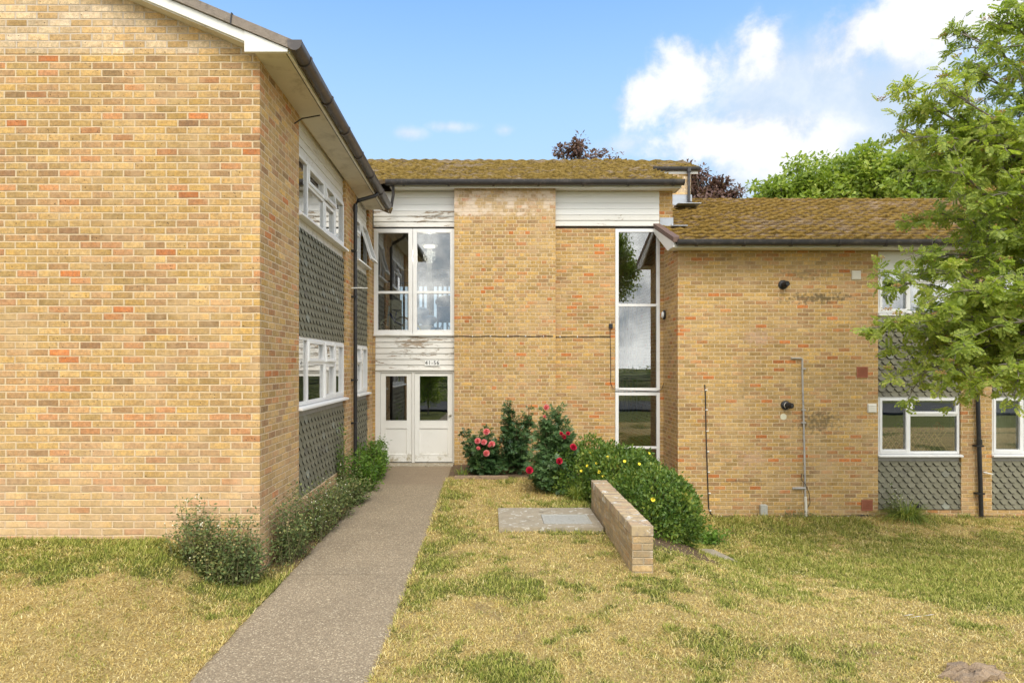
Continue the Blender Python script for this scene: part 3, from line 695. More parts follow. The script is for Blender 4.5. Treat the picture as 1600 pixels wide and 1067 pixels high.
# blinds and nets behind the flank windows
mb = MB()
for i in range(34): mb.box(Y1+.35, 9.25, -.30+.0, -.275, 1.53+i*.0255, 1.545+i*.0255, f=lambda a, b, c: fL(a, b-.05, c))
mb.build('window_blind', 'blind', lb)
mb = MB()
for (a, b, z0, z1) in ((9.9, 10.45, 1.52, 2.38), (Y3+.05, 12.4, 1.52, 2.38), (8.45, 9.2, 3.98, 4.4), (9.3, 10.4, 3.98, 4.72)):
    k = int((b-a)/.03); mb = MB()
    for i in range(k):
        u0 = a+i*.03; n_ = -.36+.02*(i % 2); n2 = -.36+.02*((i+1) % 2)
        mb.add([fL(u0, n_, z0), fL(u0+.03, n2, z0), fL(u0+.03, n2, z1), fL(u0, n_, z1)], [(0, 1, 2, 3)])
    mb.build('curtain', 'curtain', lb)
# soffit, fascia, boxed end, verge, gutter
SF = lambda x, y, z: V((x, y, z+DROP(y)))
EY = 12.28
MB().box(LX+.0, -2.085, 6.42, EY, 5.225, 5.245, SF).build('soffit', 'soffit', lb)
MB().box(-2.068, -2.035, 6.42, EY, 5.215, 5.30, SF).build('fascia', 'white', lb, bevel=.003)
MB().box(-2.085, -2.068, 6.42, EY, 5.235, 5.245, SF).build('soffit_gap', 'black', lb)
zt_ = lambda x: 5.325+.42*(-1.985-x)
MB().prism([(-2.49, 5.215), (-2.05, 5.215), (-2.045, zt_(-2.045)-.102), (-2.49, zt_(-2.49)-.102)], 6.38, 6.42).build('eaves_box_end', 'white', lb, bevel=.004)
MB().prism([(-2.492, zt_(-2.492)-.21), (-2.492, zt_(-2.492)-.102), (-7.7, zt_(-7.7)-.102), (-7.7, zt_(-7.7)-.21)], 6.39, 6.43).build('bargeboard', 'white', lb, bevel=.003)
MB().prism([(-2.492, zt_(-2.492)-.225), (-2.492, zt_(-2.492)-.203), (-7.7, zt_(-7.7)-.203), (-7.7, zt_(-7.7)-.225)], 6.41, GY).build('verge_soffit', 'soffit', lb)
MB().prism([(-1.985, zt_(-1.985)), (-1.985, zt_(-1.985)-.098), (-7.7, zt_(-7.7)-.098), (-7.7, zt_(-7.7))], 6.36, 6.62).build('verge', 'verge', lb)
# verge joints
mb = MB()
for x in (-3.25, -2.62):
    z = zt_(x); mb = MB(); mb.prism([(x-.007, z-.10), (x+.007, z-.106), (x+.02, z+.004), (x+.006, z+.01)], 6.353, 6.4)
    mb.build('verge_joint', 'black', lb)
up_l = V((-1, 0, .42)).normalized()
roof('roof', lb, 'roof', (-1.985, 6.6, 5.27), (-1.985, 12.62, 5.27-.17), up_l, 6.3, ru=.09, seed=5)
up_r = V((1, 0, .42)).normalized()
roof('roof', lb, 'roof', (-13.4, 6.4, 5.27), (-13.4, 12.62, 5.1), up_r, 6.1, ru=.3, seed=9)
gutter(lb, (-1.972, 6.36, 5.325), (-1.972, EY-.05, 5.325+DROP(EY)), (1, 0, 0), .072, 'gutter_l', .92)
# downpipe on the flank
zz = 5.10+DROP(11.1)
dp = MB(); dp.tube([(-1.985, 11.15, 5.13), (-1.985, 11.15, 5.07), (-2.02, 11.12, 5.02), (-2.29, 10.98, 4.90), (-2.335, 10.96, 4.83), (-2.335, 10.96, .15)], .034, 10)
for z in (4.0, 3.2, 1.75, 1.0): dp.box(-2.40, -2.30, 10.905, 11.015, z, z+.03)
dp.tube([(-2.335, 10.96, 4.80), (-2.335, 10.96, 4.70)], .041, 10)
dp.build('downpipe', 'pipe', lb, smooth=True)
MB().tube([(-2.39, 10.9, 3.36), (-2.28, 10.95, 3.37), (-2.12, 10.97, 3.37)], .011, 6).build('overflow_pipe', 'white', lb, smooth=True)
MB().tube([(-2.39, 7.7, 4.99), (-2.3, 7.72, 5.06), (-2.08, 7.72, 5.10)], .008, 6).build('cable', 'cable', lb)

# ================================================================ ENTRANCE BLOCK
EYP = 12.95; PY_ = 12.76; EXR = 3.79
eb = thing('entrance_block', (1, 16, 0), 'two storey yellow brick entrance block with the double white doors', 'building')
fE = front(EYP); fP = front(PY_)
xz = lambda px: (px-VX)*EYP/F0
zz = lambda py: CZ+(VY-py)*EYP/F0
WA = (xz(582), xz(709)); 
HZ = zz(357)
OP1 = (-2.38, -.71, zz(525), HZ); OP2 = (-2.38, -.71, .0, zz(579))
OP3 = (xz(961), xz(1031), -1.0, HZ)
# main wall: recessed stretcher bond to the right of the pier
wall(fE, (1.34, EXR, -1.2, 5.62), [(OP3[0], OP3[1], -1.0, HZ), (1.36, xz(1030), HZ, 5.60)], -.28, 0).build('front_wall', 'brick_ent', eb)
MB().box(-.705, 1.354, PY_, EYP+.28, -1.2, 5.61).build('brick_pier', 'brick_pier', eb)
MB().box(-2.40, -2.345, EYP-.01, EYP+.2, -.1, HZ).build('brick_return', 'brick_ent', eb)
# side, back walls and floors
MB().prism([(EYP+.282, -1.2), (15.6, -1.2), (15.6, 6.72), (EYP+.282, 5.70)], EXR-.28, EXR, f=lambda a, b, c: V((b, a, c))).build('side_wall', 'brick_ent', eb)
box_part(eb, 'side_wall', 'brick_ent', 4.65, 4.93, 15.6, 22.9, -1.2, 6.9)
box_part(eb, 'return_wall', 'brick_pale', 3.88, 4.93, 15.6-.28, 15.6, -1.2, 6.80)
box_part(eb, 'side_wall', 'brick_ent', -13, -12.7, 13, 22.9, -1.2, 5.6)
BK = front(22.9)
wall(BK, (-13, 4.93, -1.2, 5.62), [(-3.4, .2, 3.0, 4.9), (2.5, 4.4, 1.0, 5.2)], -.25, 0).build('rear_wall', 'brick_ent', eb)
box_part(eb, 'landing_floor', 'floor_in', -12.6, 2.3, EYP+.02, 22.6, 2.42, 2.64)
box_part(eb, 'ceiling', 'mid', -12.6, 3.5, EYP+.02, 22.6, 5.45, 5.52)
box_part(eb, 'inner_floor', 'floor_in', -12.6, 3.5, EYP+.3, 22.6, -.12, -.02)
box_part(eb, 'inner_wall', 'mid', 1.0, 1.1, EYP+.3, 18.5, -.02, 2.42)
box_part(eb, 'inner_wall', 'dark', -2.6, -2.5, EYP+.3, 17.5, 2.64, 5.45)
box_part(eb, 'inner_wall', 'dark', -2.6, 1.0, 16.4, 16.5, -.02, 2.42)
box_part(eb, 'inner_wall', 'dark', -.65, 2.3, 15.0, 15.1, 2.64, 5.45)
# balustrade bars on the landing
mb = MB()
for i in range(22): x = -2.35+i*.125; mb.box(x, x+.05, 16.2, 16.25, 2.64, 4.1)
mb.box(-2.4, .5, 16.19, 16.26, 4.1, 4.16); mb.build('balustrade', 'dark', eb)
mb = MB(); mb.box(-1.45, -1.33, 14.6, 14.7, 2.64, 5.45); mb.build('inner_post', 'dark', eb)
# stairwell bits behind the tall window
mb = MB()
mb.box(2.62, 3.48, 14.0, 14.05, 2.35, 2.41); mb.build('handrail', 'timber', eb); MB().box(2.62, 3.48, 14.0, 14.05, 1.35, 1.41).build('handrail', 'timber', eb)
mb = MB()
for i in range(5): mb.box(3.02+i*.09, 3.05+i*.09, 14.4, 14.43, .9, 3.5)
mb.build('stair_bar', 'mid', eb)
box_part(eb, 'landing_floor', 'floor_in', 2.4, 3.5, 13.5, 16.5, 1.7, 1.86)

# weatherboards
def boards(name, f, u0, u1, z0, z1, h, m, lap=.012, label=None, n0=0.0):
    mb = MB(); k = max(1, round((z1-z0)/h)); h = (z1-z0)/k
    for i in range(k):
        a, b = z0+i*h, z0+(i+1)*h
        vs = [f(u, n, c) for u in (u0, u1) for n, c in ((n0+lap+.006, a+.002), (n0+.006, b-.001), (n0-.03, b-.001), (n0-.03, a+.002))]
        mb.add(vs, [(0, 1, 2, 3), (7, 6, 5, 4)]+[(q, (q+1) % 4, 4+(q+1) % 4, 4+q) for q in range(4)])
    return mb.build(name, m, eb, label=label)
ZT = 5.60
boards('cladding', fE, -2.38, -.712, zz(330), ZT, .115, 'clad', .006, 'clean white plastic cladding over the stair window')
boards('weatherboard', fE, -2.38, -.712, zz(355), zz(330), .115, 'peel', .016)
boards('weatherboard', fE, -2.34, -.712, zz(579), zz(525.5), .112, 'peel', .016, 'peeling white boards above the doors')
boards('cladding', fE, 1.362, xz(1030)-.003, zz(336), ZT, .115, 'clad', .006)
boards('weatherboard', fE, 1.362, xz(1030)-.003, zz(353.5), zz(336), .12, 'peel_l', .016)
box_part(eb, 'drip_board', 'peel_l', -2.34, -.712, EYP-.05, EYP+.02, zz(579)-.0, zz(579)+.035, bevel=.004)
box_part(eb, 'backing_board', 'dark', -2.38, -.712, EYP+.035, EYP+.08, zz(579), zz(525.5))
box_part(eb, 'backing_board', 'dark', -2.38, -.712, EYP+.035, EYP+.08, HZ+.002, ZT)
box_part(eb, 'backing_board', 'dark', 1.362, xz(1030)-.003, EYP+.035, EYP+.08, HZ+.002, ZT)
# number on the boards
cu = bpy.data.curves.new('t', 'FONT'); cu.body = '41-56'; cu.size = .115; cu.extrude = .001; cu.align_x = 'CENTER'; cu.align_y = 'CENTER'; cu.space_character = 1.12
to = bpy.data.objects.new('t', cu); COL.objects.link(to); bpy.context.view_layer.update()
tm = bpy.data.meshes.new_from_object(to.evaluated_get(bpy.context.evaluated_depsgraph_get())); bpy.data.objects.remove(to)
tm.name = 'number_lettering'; tm.materials.clear(); tm.materials.append(M['signtext'])
plate = MB().box(xz(664), xz(687), EYP-.036, EYP-.022, zz(571.5), zz(562.5)).build('number_plate', 'clad', eb, label='white house number plate reading 41-56')
for v_ in tm.vertices: v_.co = V((v_.co.x*1.0+xz(675.5), EYP-.039-v_.co.z, v_.co.y+zz(567)))
link('number_lettering', tm, plate)
# first-floor windows: two tall frames with a transom
mid = (xz(645)); zt1 = zz(457)
for (a, b) in ((-2.375, mid-.004), (mid+.004, -.714)):
    window(eb, fE, a, b, zz(522), HZ-.012, [(a, b, zz(522), zt1, 0), (a, b, zt1, HZ-.012, 0)], n=.02, sill=False, sash=False, fw=.085)
box_part(eb, 'window_sill', 'white', -2.38, -.712, EYP-.055, EYP+.03, zz(525), zz(522)-.002, bevel=.004)
# doors
ZD = zz(579)-.002
mb = MB(); n0, n1 = -.07, .02
for (a, b) in ((-2.345, -2.235), (xz(643.5), xz(648)), (-.75, -.712)): mb.box(a, b, n0, n1, .014, ZD, fE)
for (a, b) in ((-2.235, xz(643.5)), (xz(648), -.75)): mb.box(a, b, n0, n1, ZD-.045, ZD, fE)
mb.build('door_frame', 'peel_l', eb, bevel=.004)
for i, (a, b) in enumerate(((-2.235, xz(643.5)), (xz(648), -.75))):
    a += .004; b -= .004; zb, zt2 = .024, ZD-.049; g0, g1 = zz(658), zz(586.5)
    st = .085; mb = MB(); d0, d1 = -.045, .0
    mb.box(a, a+st, d0, d1, zb, zt2, fE); mb.box(b-st, b, d0, d1, zb, zt2, fE)
    for (c0, c1) in ((zb, zb+.14), (g0-.13, g0), (g1, zt2)): mb.box(a+st, b-st, d0, d1, c0, c1, fE)
    mb.box(a+st, b-st, d0+.01, d1-.014, zb+.14, g0-.13, fE)
    ring(mb, fE, a+st-.001, b-st+.001, zb+.139, g0-.129, .018, d1-.014, d1+.004)
    ring(mb, fE, a+st-.001, b-st+.001, g0-.001, g1+.001, .016, d1-.02, d1+.005)
    dr = mb.build('door', 'door', eb, bevel=.003, label=('narrower left white door with a dirty foot', 'right white entrance door with clean lower panel')[i])
    MB().box(a+st, b-st, d0+.015, d0+.021, g0, g1, fE).build('pane', 'glass', dr)
    if i: MB().box(b-.06, b-.02, d1, d1+.03, .98, 1.0, fE).tube([fE(b-.04, d1+.03, .99), fE(b-.10, d1+.045, .99)], .009, 6).build('handle', 'brass', dr)
# tall stair window
a, b = OP3[0]+.004, OP3[1]-.004
for (c0, c1, sp) in ((zz(611), HZ-.012, [zz(477)]), (-.98, zz(612.5), [zz(699), zz(790)])):
    ed = [c0]+sorted(sp)+[c1]
    window(eb, fE, a, b, c0, c1, [(a, b, ed[i], ed[i+1], 0) for i in range(len(ed)-1)], n=.02, sill=False, sash=False, fw=.068)
# eaves
box_part(eb, 'soffit', 'white', -2.0, 3.86, 12.66, EYP+.2, 5.612, 5.63)
box_part(eb, 'fascia', 'white', -1.93, 3.88, 12.635, 12.66, 5.585, 5.70, bevel=.003)
box_part(eb, 'eaves_end', 'white', 3.862, 3.885, 12.662, 13.1, 5.60, 5.78)
up_e = V((0, 1, .4)).normalized()
roof('roof', eb, 'roof', (-9, 12.56, 5.70), (3.85, 12.56, 5.70), up_e, 5.75, ru=.045, seed=2, taper=0.0, mossamt=.56)
roof('roof', eb, 'roof', (3.60, 15.36, 6.80), (5.13, 15.36, 6.80), up_e, 2.72, ru=.045, seed=3, taper=.13, mossamt=.5)
roof('roof', eb, 'roof', (-9, 23.2, 5.70), (5.1, 23.2, 5.70), V((0, -1, .4)).normalized(), 5.7, ru=.3, seed=8)
gutter(eb, (-2.06, 12.56, 5.725), (3.90, 12.56, 5.725), (0, -1, 0), .075, 'gutter', .90)
gutter(eb, (4.0, 15.27, 6.83), (5.12, 15.27, 6.83), (0, -1, 0), .062, 'gutter', 2)
box_part(eb, 'fascia', 'white', 3.9, 5.10, 15.30, 15.33, 6.68, 6.78)
mb = MB(); mb.tube([(-1.93, 12.6, 5.70), (-1.93, 12.66, 5.45), (-1.98, 12.7, 5.22)], .032, 8); mb.tube([(-1.93, 12.6, 5.72), (-1.93, 12.61, 5.64)], .042, 8); mb.build('downpipe', 'gutter', eb, smooth=True)
mb = MB(); mb.tube([(4.86, 15.24, 6.80), (4.86, 15.24, 5.95)], .036, 8); mb.tube([(4.86, 15.24, 6.80), (4.86, 15.24, 6.70)], .05, 8); mb.tube([(4.86, 15.24, 5.98), (4.89, 15.1, 5.90)], .04, 8); mb.build('downpipe', 'gutter', eb, smooth=True)
# lead flashings where the lower roof meets the brick
mb = MB(); mb.box(xz(1031), EXR+.012, EYP-.014, EYP-.003, 4.86, 5.06); mb.box(EXR-.1, EXR+.22, EYP-.30, EYP-.004, 4.83, 4.845)
mb.build('lead_flashing', 'lead', eb)
mb = MB(); mb.box(4.0, 4.95, 15.30, 15.315, 5.92, 6.17); mb.box(3.79, 3.803, 13.0, 15.3, 5.0, 5.2); mb.box(4.5, 5.05, 14.9, 15.3, 5.86, 5.875); mb.build('lead_flashing', 'lead', eb)
# cable, junction box, drilled wire
cb = MB(); pts = [V((xz(711)+i*.1, (PY_ if xz(711)+i*.1 < 1.36 else EYP)-.008, zz(526)+.006*sin(i*1.1))) for i in range(33)]
pts = [p for p in pts if p.x < xz(955)]
cb.tube(pts, .0075, 6)
cb.tube([(xz(953), EYP-.012, zz(514)), (xz(954), EYP-.01, zz(560)), (xz(954), EYP-.012, zz(598)), (xz(957), EYP-.03, zz(606)), (xz(961), EYP-.05, zz(608)), (xz(975), EYP-.05, zz(609.5)), (xz(1025), EYP-.05, zz(611)), (xz(1033), EYP-.05, zz(608)), (xz(1036), EYP-.06, zz(598))], .0065, 6)
cb.build('cable', 'cable', eb)
mb = MB()
for i in range(1, 8): x = xz(711)+i*.36; mb.box(x, x+.014, (PY_ if x < 1.36 else EYP)-.018, (PY_ if x < 1.36 else EYP), zz(526)-.014, zz(526)+.016); mb.build('cable_clip', 'clad', eb); mb = MB()
box_part(eb, 'junction_box', 'black', xz(951), xz(957), EYP-.035, EYP-.001, zz(513), zz(506), bevel=.004)

# ================================================================ RIGHT BLOCK
RY = 11.95; RX = 3.60
rb = thing('side_block', (8, 14, -.8), 'lower yellow brick block with a mossy roof behind the lawn on the right', 'building')
fR = front(RY); rx = lambda px: (px-VX)*RY/F0; rz = lambda py: CZ+(VY-py)*RY/F0
bays = [(rx(1372), rx(1502)), (rx(1550), rx(1680))]
RT = 4.20
holes = [(a, b, -.74, RT-.001) for a, b in bays]
wall(fR, (RX, 14, -1.4, RT), holes, -.28, 0).build('front_wall', 'brick_right', rb)
box_part(rb, 'side_wall', 'brick_right', RX, RX+.28, RY+.281, 12.945, -1.4, RT+.36)
MB().prism([(RY+.0, RT+.002), (12.94, RT+.002+.36), (12.94, RT+.55), (RY, RT+.10)], RX+.002, RX+.28, f=lambda a, b, c: V((b, a, c))).build('side_wall_top', 'brick_right', rb)
box_part(rb, 'side_wall', 'brick_right', 13.72, 14, RY+.282, 22.8, -1.4, RT)
box_part(rb, 'rear_wall', 'brick_right', 5.0, 13.7, 22.5, 22.8, -1.4, RT)
box_part(rb, 'inner_wall', 'mid', 3.9, 13.7, 14.3, 14.4, -.8, 4.1)
box_part(rb, 'inner_wall', 'mid', rx(1526)-.05, rx(1526)+.05, RY+.3, 14.28, -.8, 4.1)
box_part(rb, 'inner_floor', 'floor_in', 3.9, 13.7, RY+.29, 14.28, 1.75, 1.95)
box_part(rb, 'inner_floor', 'floor_in', 3.9, 13.7, RY+.29, 14.28, -.8, -.7)
box_part(rb, 'ceiling', 'mid', 3.9, 13.7, RY+.29, 14.28, 4.08, 4.12)
rUW, rLW = (rz(489), rz(418)), (rz(709), rz(619.5))
for k, (a, b) in enumerate(bays):
    bay(rb, fR, a, b, rUW, rLW, RT-.004, board='clad')
    for (z0, z1) in (rLW, rUW):
        um = a+(b-a)*.385; zs = z0+(z1-z0)*.68; a_, b_ = a+.012, b-.012
        window(rb, f_off(fR, FD+.03), a_, b_, z0, z1, [(a_, um, z0, z1, 0), (um, b_, z0, zs, 0, False), (um, b_, zs, z1, 0)],
               label=['white plastic window beside the rowan', 'white plastic window past the brick pier'][k] if False else None)
# curtains in the second lower window and upper
mb = MB()
for (a, b, z0, z1, s) in ((bays[1][0]+.05, bays[1][1]-.05, rLW[0]+.03, rLW[1]-.03, .05), (bays[0][0]+.6, bays[0][1]-.1, rUW[0]+.03, rUW[1]-.03, .04)):
    k = int((b-a)/s); mb = MB()
    for i in range(k):
        n_ = -.34+.03*(i % 2); n2 = -.34+.03*((i+1) % 2)
        mb.add([fR(a+i*s, n_, z0), fR(a+(i+1)*s, n2, z0), fR(a+(i+1)*s, n2, z1), fR(a+i*s, n_, z1)], [(0, 1, 2, 3)])
    mb.build('curtain', 'curtain', rb)
box_part(rb, 'soffit', 'white', 3.43, 14.2, 11.64, RY+.05, 4.205, 4.222)
box_part(rb, 'fascia', 'white', 3.43, 14.2, 11.615, 11.64, 4.195, 4.285, bevel=.003)
roof('roof', rb, 'roof2', (3.50, 11.55, 4.30), (14.3, 11.55, 4.30), up_e, 6.15, ru=.045, seed=1, mossamt=.62)
roof('roof', rb, 'roof2', (5.0, 22.9, 4.30), (14.3, 22.9, 4.30), V((0, -1, .4)).normalized(), 6.0, ru=.3, seed=6)
gutter(rb, (3.47, 11.54, 4.325), (14.2, 11.54, 4.325), (0, -1, 0), .075, 'gutter', .87)
zv = lambda y: 4.31+.4*(y-11.55)
MB().prism([(11.58, 4.20), (11.58, zv(11.58)-.02), (12.93, zv(12.93)-.02), (12.93, zv(12.93)-.13), (11.95, 4.20)], 3.40, 3.43, f=lambda a, b, c: V((b, a, c))).build('bargeboard', 'white', rb, bevel=.003)
MB().prism([(11.53, zv(11.53)-.018), (11.53, zv(11.53)+.075), (12.93, zv(12.93)+.075), (12.93, zv(12.93)-.018)], 3.39, 3.52, f=lambda a, b, c: V((b, a, c))).build('verge', 'browncap', rb)
box_part(rb, 'verge_soffit', 'soffit', 3.432, RX, RY+.0, 12.9, 4.19, 4.2) if False else None
# downpipe on the pier
xd = rx(1524)
dp = MB(); dp.tube([(xd-.02, 11.6, 4.28), (xd-.02, 11.72, 4.12), (xd-.02, 11.875, 4.05), (xd-.02, 11.885, 3.9), (xd-.01, 11.885, 1.5), (xd+.06, 11.88, -.86)], .038, 10)
for z, o in ((2.5, 0), (.48, .03), (-.42, .05)): dp.box(xd+o-.09, xd+o+.05, 11.84, 11.95, z, z+.03)
dp.tube([(xd+.022, 11.884, .62), (xd+.027, 11.884, .52)], .046, 10)
dp.build('downpipe', 'pipe', rb, smooth=True)
MB().tube([(rx(1531), 11.86, rz(736)), (rx(1548), 11.9, rz(740))], .012, 6).build('overflow_pipe', 'white', rb)
# flues
def flue(px, py, lab, tilt):
    c = V((rx(px), RY, rz(py))); mb = MB()
    mb.tube([c+V((0, .01, 0)), c+V((0, -.02, 0))], .088, 20); mb.tube([c+V((0, -.02, 0)), c+V((0, -.035, 0))], [.078, .06], 20)
    e = c+V((tilt, -.17, 0)); mb.tube([c+V((0, -.02, 0)), c+V((tilt*.3, -.09, 0)), e], .048, 16, cap=False)
    mb.tube([e, c+V((tilt*.6, -.13, 0))], .038, 16)
    mb.tube([c+V((tilt*.55, -.12, 0)), c+V((tilt*.6, -.135, 0))], .056, 16)
    return mb.build('flue', 'black', rb, smooth=True, label=lab)
flue(1223, 445, 'upper black boiler flue', 0.01); o = flue(1227, 633, 'lower black boiler flue with a pale collar', .05)
MB().tube([(rx(1227)+.006, RY-.055, rz(633)), (rx(1227)+.009, RY-.075, rz(633))], .062, 18, cap=False).build('collar', 'lamp_l', o)
# vents and air bricks
for (px, py, w, lab) in ((1337.5, 430, .085, 'upper cream square vent'), (1362, 637.5, .085, 'lower cream square vent')):
    x, z = rx(px), rz(py); mb = MB().box(x-w, x+w, RY-.016, RY-.001, z-w, z+w)
    for i in range(4): zz_ = z-w*.72+i*w*.42; mb.add([(x-w*.85, RY-.017, zz_+.03), (x+w*.85, RY-.017, zz_+.03), (x+w*.85, RY-.032, zz_), (x-w*.85, RY-.032, zz_), (x-w*.85, RY-.017, zz_), (x+w*.85, RY-.017, zz_)], [(0, 1, 2, 3), (3, 2, 5, 4)])
    mb.build('vent', 'vent', rb, label=lab)
for (px, py, lab) in ((1347, 581.5, 'upper red terracotta air brick'), (1354.5, 789, 'lower red terracotta air brick')):
    x, z = rx(px), rz(py); w = .105; mb = MB().box(x-w, x+w, RY-.006, RY-.001, z-w, z+w); ring(mb, front(RY), x-w, x+w, z-w, z+w, .018, .006, .013)
    for i in range(11): mb.box(x-w+.018, x+w-.018, RY-.012, RY-.006, z-w+.02+i*.0155, z-w+.0265+i*.0155)
    for i in range(8): mb.box(x-w+.03+i*.021, x-w+.036+i*.021, RY-.011, RY-.006, z-w+.018, z+w-.018)
    mb.build('air_brick', 'terracotta', rb, label=lab)
# overflow / waste pipe
pp = lambda px, py, n=.03: V((rx(px), RY-n, rz(py)))
mb = MB(); mb.tube([pp(1235, 559.5), pp(1250, 559.5), pp(1252.5, 561), pp(1252.5, 580), pp(1254, 640), pp(1256, 720), pp(1257, 775)], .017, 8)
for y in (576, 640, 660): mb.box(rx(1251.5), rx(1257.5), RY-.05, RY, rz(y+1), rz(y-1))
mb.tube([pp(1237, 762, .03), pp(1257, 762, .03)], .022, 8); mb.build('waste_pipe', 'greypipe', rb, smooth=True)
MB().tube([pp(1257, 775), pp(1258, 790), pp(1258.5, 822)], .026, 10).build('waste_pipe_foot', 'vent', rb, smooth=True)
mb = MB(); mb.tube([pp(1256, 742, .02), pp(1251, 740, .03), pp(1250, 748, .04), pp(1256, 755, .05), pp(1263, 770, .03), pp(1265, 785, .02), pp(1261, 792, .02), pp(1257, 793, .02)], .006, 5)
mb.tube([pp(1101, 601, .01), pp(1102, 620, .012), pp(1103, 680, .012), pp(1105, 740, .012), pp(1107, 793, .012), pp(1110, 802, .014), pp(1120, 807, .014)], .011, 6)
mb.tube([pp(1072, 808, .014), pp(1120, 807, .014), pp(1187, 807, .014), pp(1240, 806.5, .014), pp(1300, 806, .014), pp(1360, 804.5, .014)], .014, 6)
mb.build('cable', 'cable', rb, smooth=True)
mb = MB()
for py in (609, 640, 673, 705, 737, 770, 797): mb.box(rx(1100.5+(py-600)*.035), rx(1104+(py-600)*.035), RY-.026, RY, rz(py+.7), rz(py-.7)); mb.build('cable_clip', 'clad', rb); mb = MB()
for px in (1083, 1126, 1174, 1220, 1276, 1323): mb.box(rx(px), rx(px)+.016, RY-.03, RY, rz(808.5), rz(805)); mb.build('cable_clip', 'clad', rb); mb = MB()
mb = MB().prism([(rx(1186), rz(803.5)), (rx(1197), rz(803.5)), (rx(1197), rz(789)), (rx(1195.5), rz(787)), (rx(1187.5), rz(787)), (rx(1186), rz(789))], RY-.075, RY-.001)
mb.build('cable_cover_box', 'metalbox', rb, bevel=.008)
MB().box(rx(1431), rx(1434), RY-.04, RY+.03, rz(794), rz(786.5)).tube([pp(1432.5, 787, .04), pp(1436, 788, .045), pp(1436, 794, .045)], .008, 6).build('outdoor_tap', 'black', rb)
# lamp on the flank wall, facing left
mb = MB(); c = V((RX, 12.79, rz(492)+.0)); c.z = CZ+(VY-492)*12.79/F0
mb.ball((c.x-.03, c.y, c.z), .10, 14, (.42, .55, 1.0)); L_ = mb.build('wall_lamp', 'black', rb, smooth=True)
MB().ball((c.x-.055, c.y-.005, c.z), .075, 12, (.45, .62, .95)).build('diffuser', 'lamp_l', L_, smooth=True)
# mounting spot on the wall where a disc was removed
MB().tube([pp(1224, 651, .0), pp(1224, 651, .006)], .06, 16).build('mortar_patch', 'cream', rb)

# ================================================================ LOW WALL, SLAB, COVER
lw = thing('low_wall', (1.6, 7.8, -.1), 'low weathered brick wall with lichened coping running towards the shrub', 'wall')
MB().box(LOW[0]+.004, LOW[1]-.004, LOW[2]+.006, LOW[3], -.9, .245).build('brickwork', 'brick_low', lw, bevel=.004)
mb = MB(); y = LOW[2]
while y < LOW[3]-.02:
    L_ = .225 if y > LOW[2]+.01 else .10
    L_ = min(.0725, LOW[3]-y); o = random.uniform(-.003, .003)
    mb.box(LOW[0]+o-.002, LOW[1]+o+.002, y+.001, y+L_-.004, .249, .352+random.uniform(-.004, .003)); y += L_+.001
mb.build('coping', 'coping', lw, bevel=.006)
ic = thing('inspection_cover', (.8, 8.6, 0), 'grey concrete slab with a metal inspection cover set in the lawn', 'manhole cover')
zs_ = gz1(.8, 8.6)+.045; cx0, cx1, cy0, cy1 = .72, 1.36, 8.22, 8.72
wall(lambda u, n, z: V((u, z, zs_+n)), (SLAB[0], SLAB[1], SLAB[2], SLAB[3]), [(cx0, cx1, cy0, cy1)], -.12, 0).build('concrete_surround', 'slab', ic, bevel=.008)
mb = MB().box(cx0+.006, cx1-.006, cy0+.006, cy1-.006, zs_-.03, zs_+.002)
ring(mb, lambda u, n, z: V((u, z, zs_+n)), cx0+.004, cx1-.004, cy0+.004, cy1-.004, .02, .002, .007)
for i in range(12): mb.box(cx0+.05+i*.045, cx0+.068+i*.045, cy0+.04, cy1-.04, zs_+.002, zs_+.005)
mb.build('lid', 'metalbox', ic)
sg = thing('paving_fragment', (3.0, 8.8, -.4), 'broken grey concrete slab lying in the grass right of the shrub', 'paving slab')
fz = gz1(3.25, 9.0)+.05
MB().add([(2.75, 8.85, fz), (3.15, 8.62, fz-.03), (3.52, 8.72, fz-.05), (3.30, 9.2, fz), (2.8, 9.3, fz), (2.75, 8.85, fz-.15), (3.15, 8.62, fz-.15), (3.52, 8.72, fz-.15), (3.30, 9.2, fz-.15), (2.8, 9.3, fz-.15)],
   [(0, 1, 2, 3, 4), (9, 8, 7, 6, 5), (0, 5, 6, 1), (1, 6, 7, 2), (2, 7, 8, 3), (3, 8, 9, 4), (4, 9, 5, 0)]).build('broken_slab', 'slab', sg, bevel=.01)
eg = tag(MB().box(-.62, .35, 11.32, 11.36, -.06, .03).build('timber_edging', 'debris', None, bevel=.004), 'low brown timber board edging the rose bed', 'edging')
# stump, bottom right
mb = MB(); sx, sy = 3.47, 4.50; sz = gz1(sx, sy); N_ = 26
rg = []
for k, (rr, h) in enumerate(((.26, -.04), (.21, .0), (.15, .045), (.09, .06), (.03, .035))):
    for j in range(N_):
        a = 2*pi*j/N_; r_ = rr*(1+.45*(float(vn(3+2*cos(a), 3+2*sin(a), k//3))-.5)+.5*(random.random()-.5)*(k < 3)); mb.v.append((sx+1.15*r_*cos(a), sy+.6*r_*sin(a), sz+h+.03*(random.random()-.5)+.05*(float(vn(cos(a)*4+9, sin(a)*4+5))-.5)))
for k in range(4):
    for j in range(N_): mb.f.append((k*N_+j, k*N_+(j+1) % N_, (k+1)*N_+(j+1) % N_, (k+1)*N_+j))
mb.f.append(tuple(4*N_+j for j in range(N_)))
tag(mb.build('tree_stump', 'debris'), 'rotting low tree stump at the bottom edge of the lawn', 'stump')
mb = MB()
for (px, py, D) in ((1408, 975, 5.6), (1440, 978, 5.6), (1420, 981, 5.55)):
    x = (px-VX)*D/F0; z = gz1(x, D)+.05; mb.add([(x, D, z), (x+.10, D+.02, z+.01), (x+.11, D-.01, z+.02), (x+.01, D-.02, z+.012)], [(0, 1, 2, 3)])
tag(mb.build('litter', 'clad'), 'torn white paper scraps lying in the grass', 'litter')

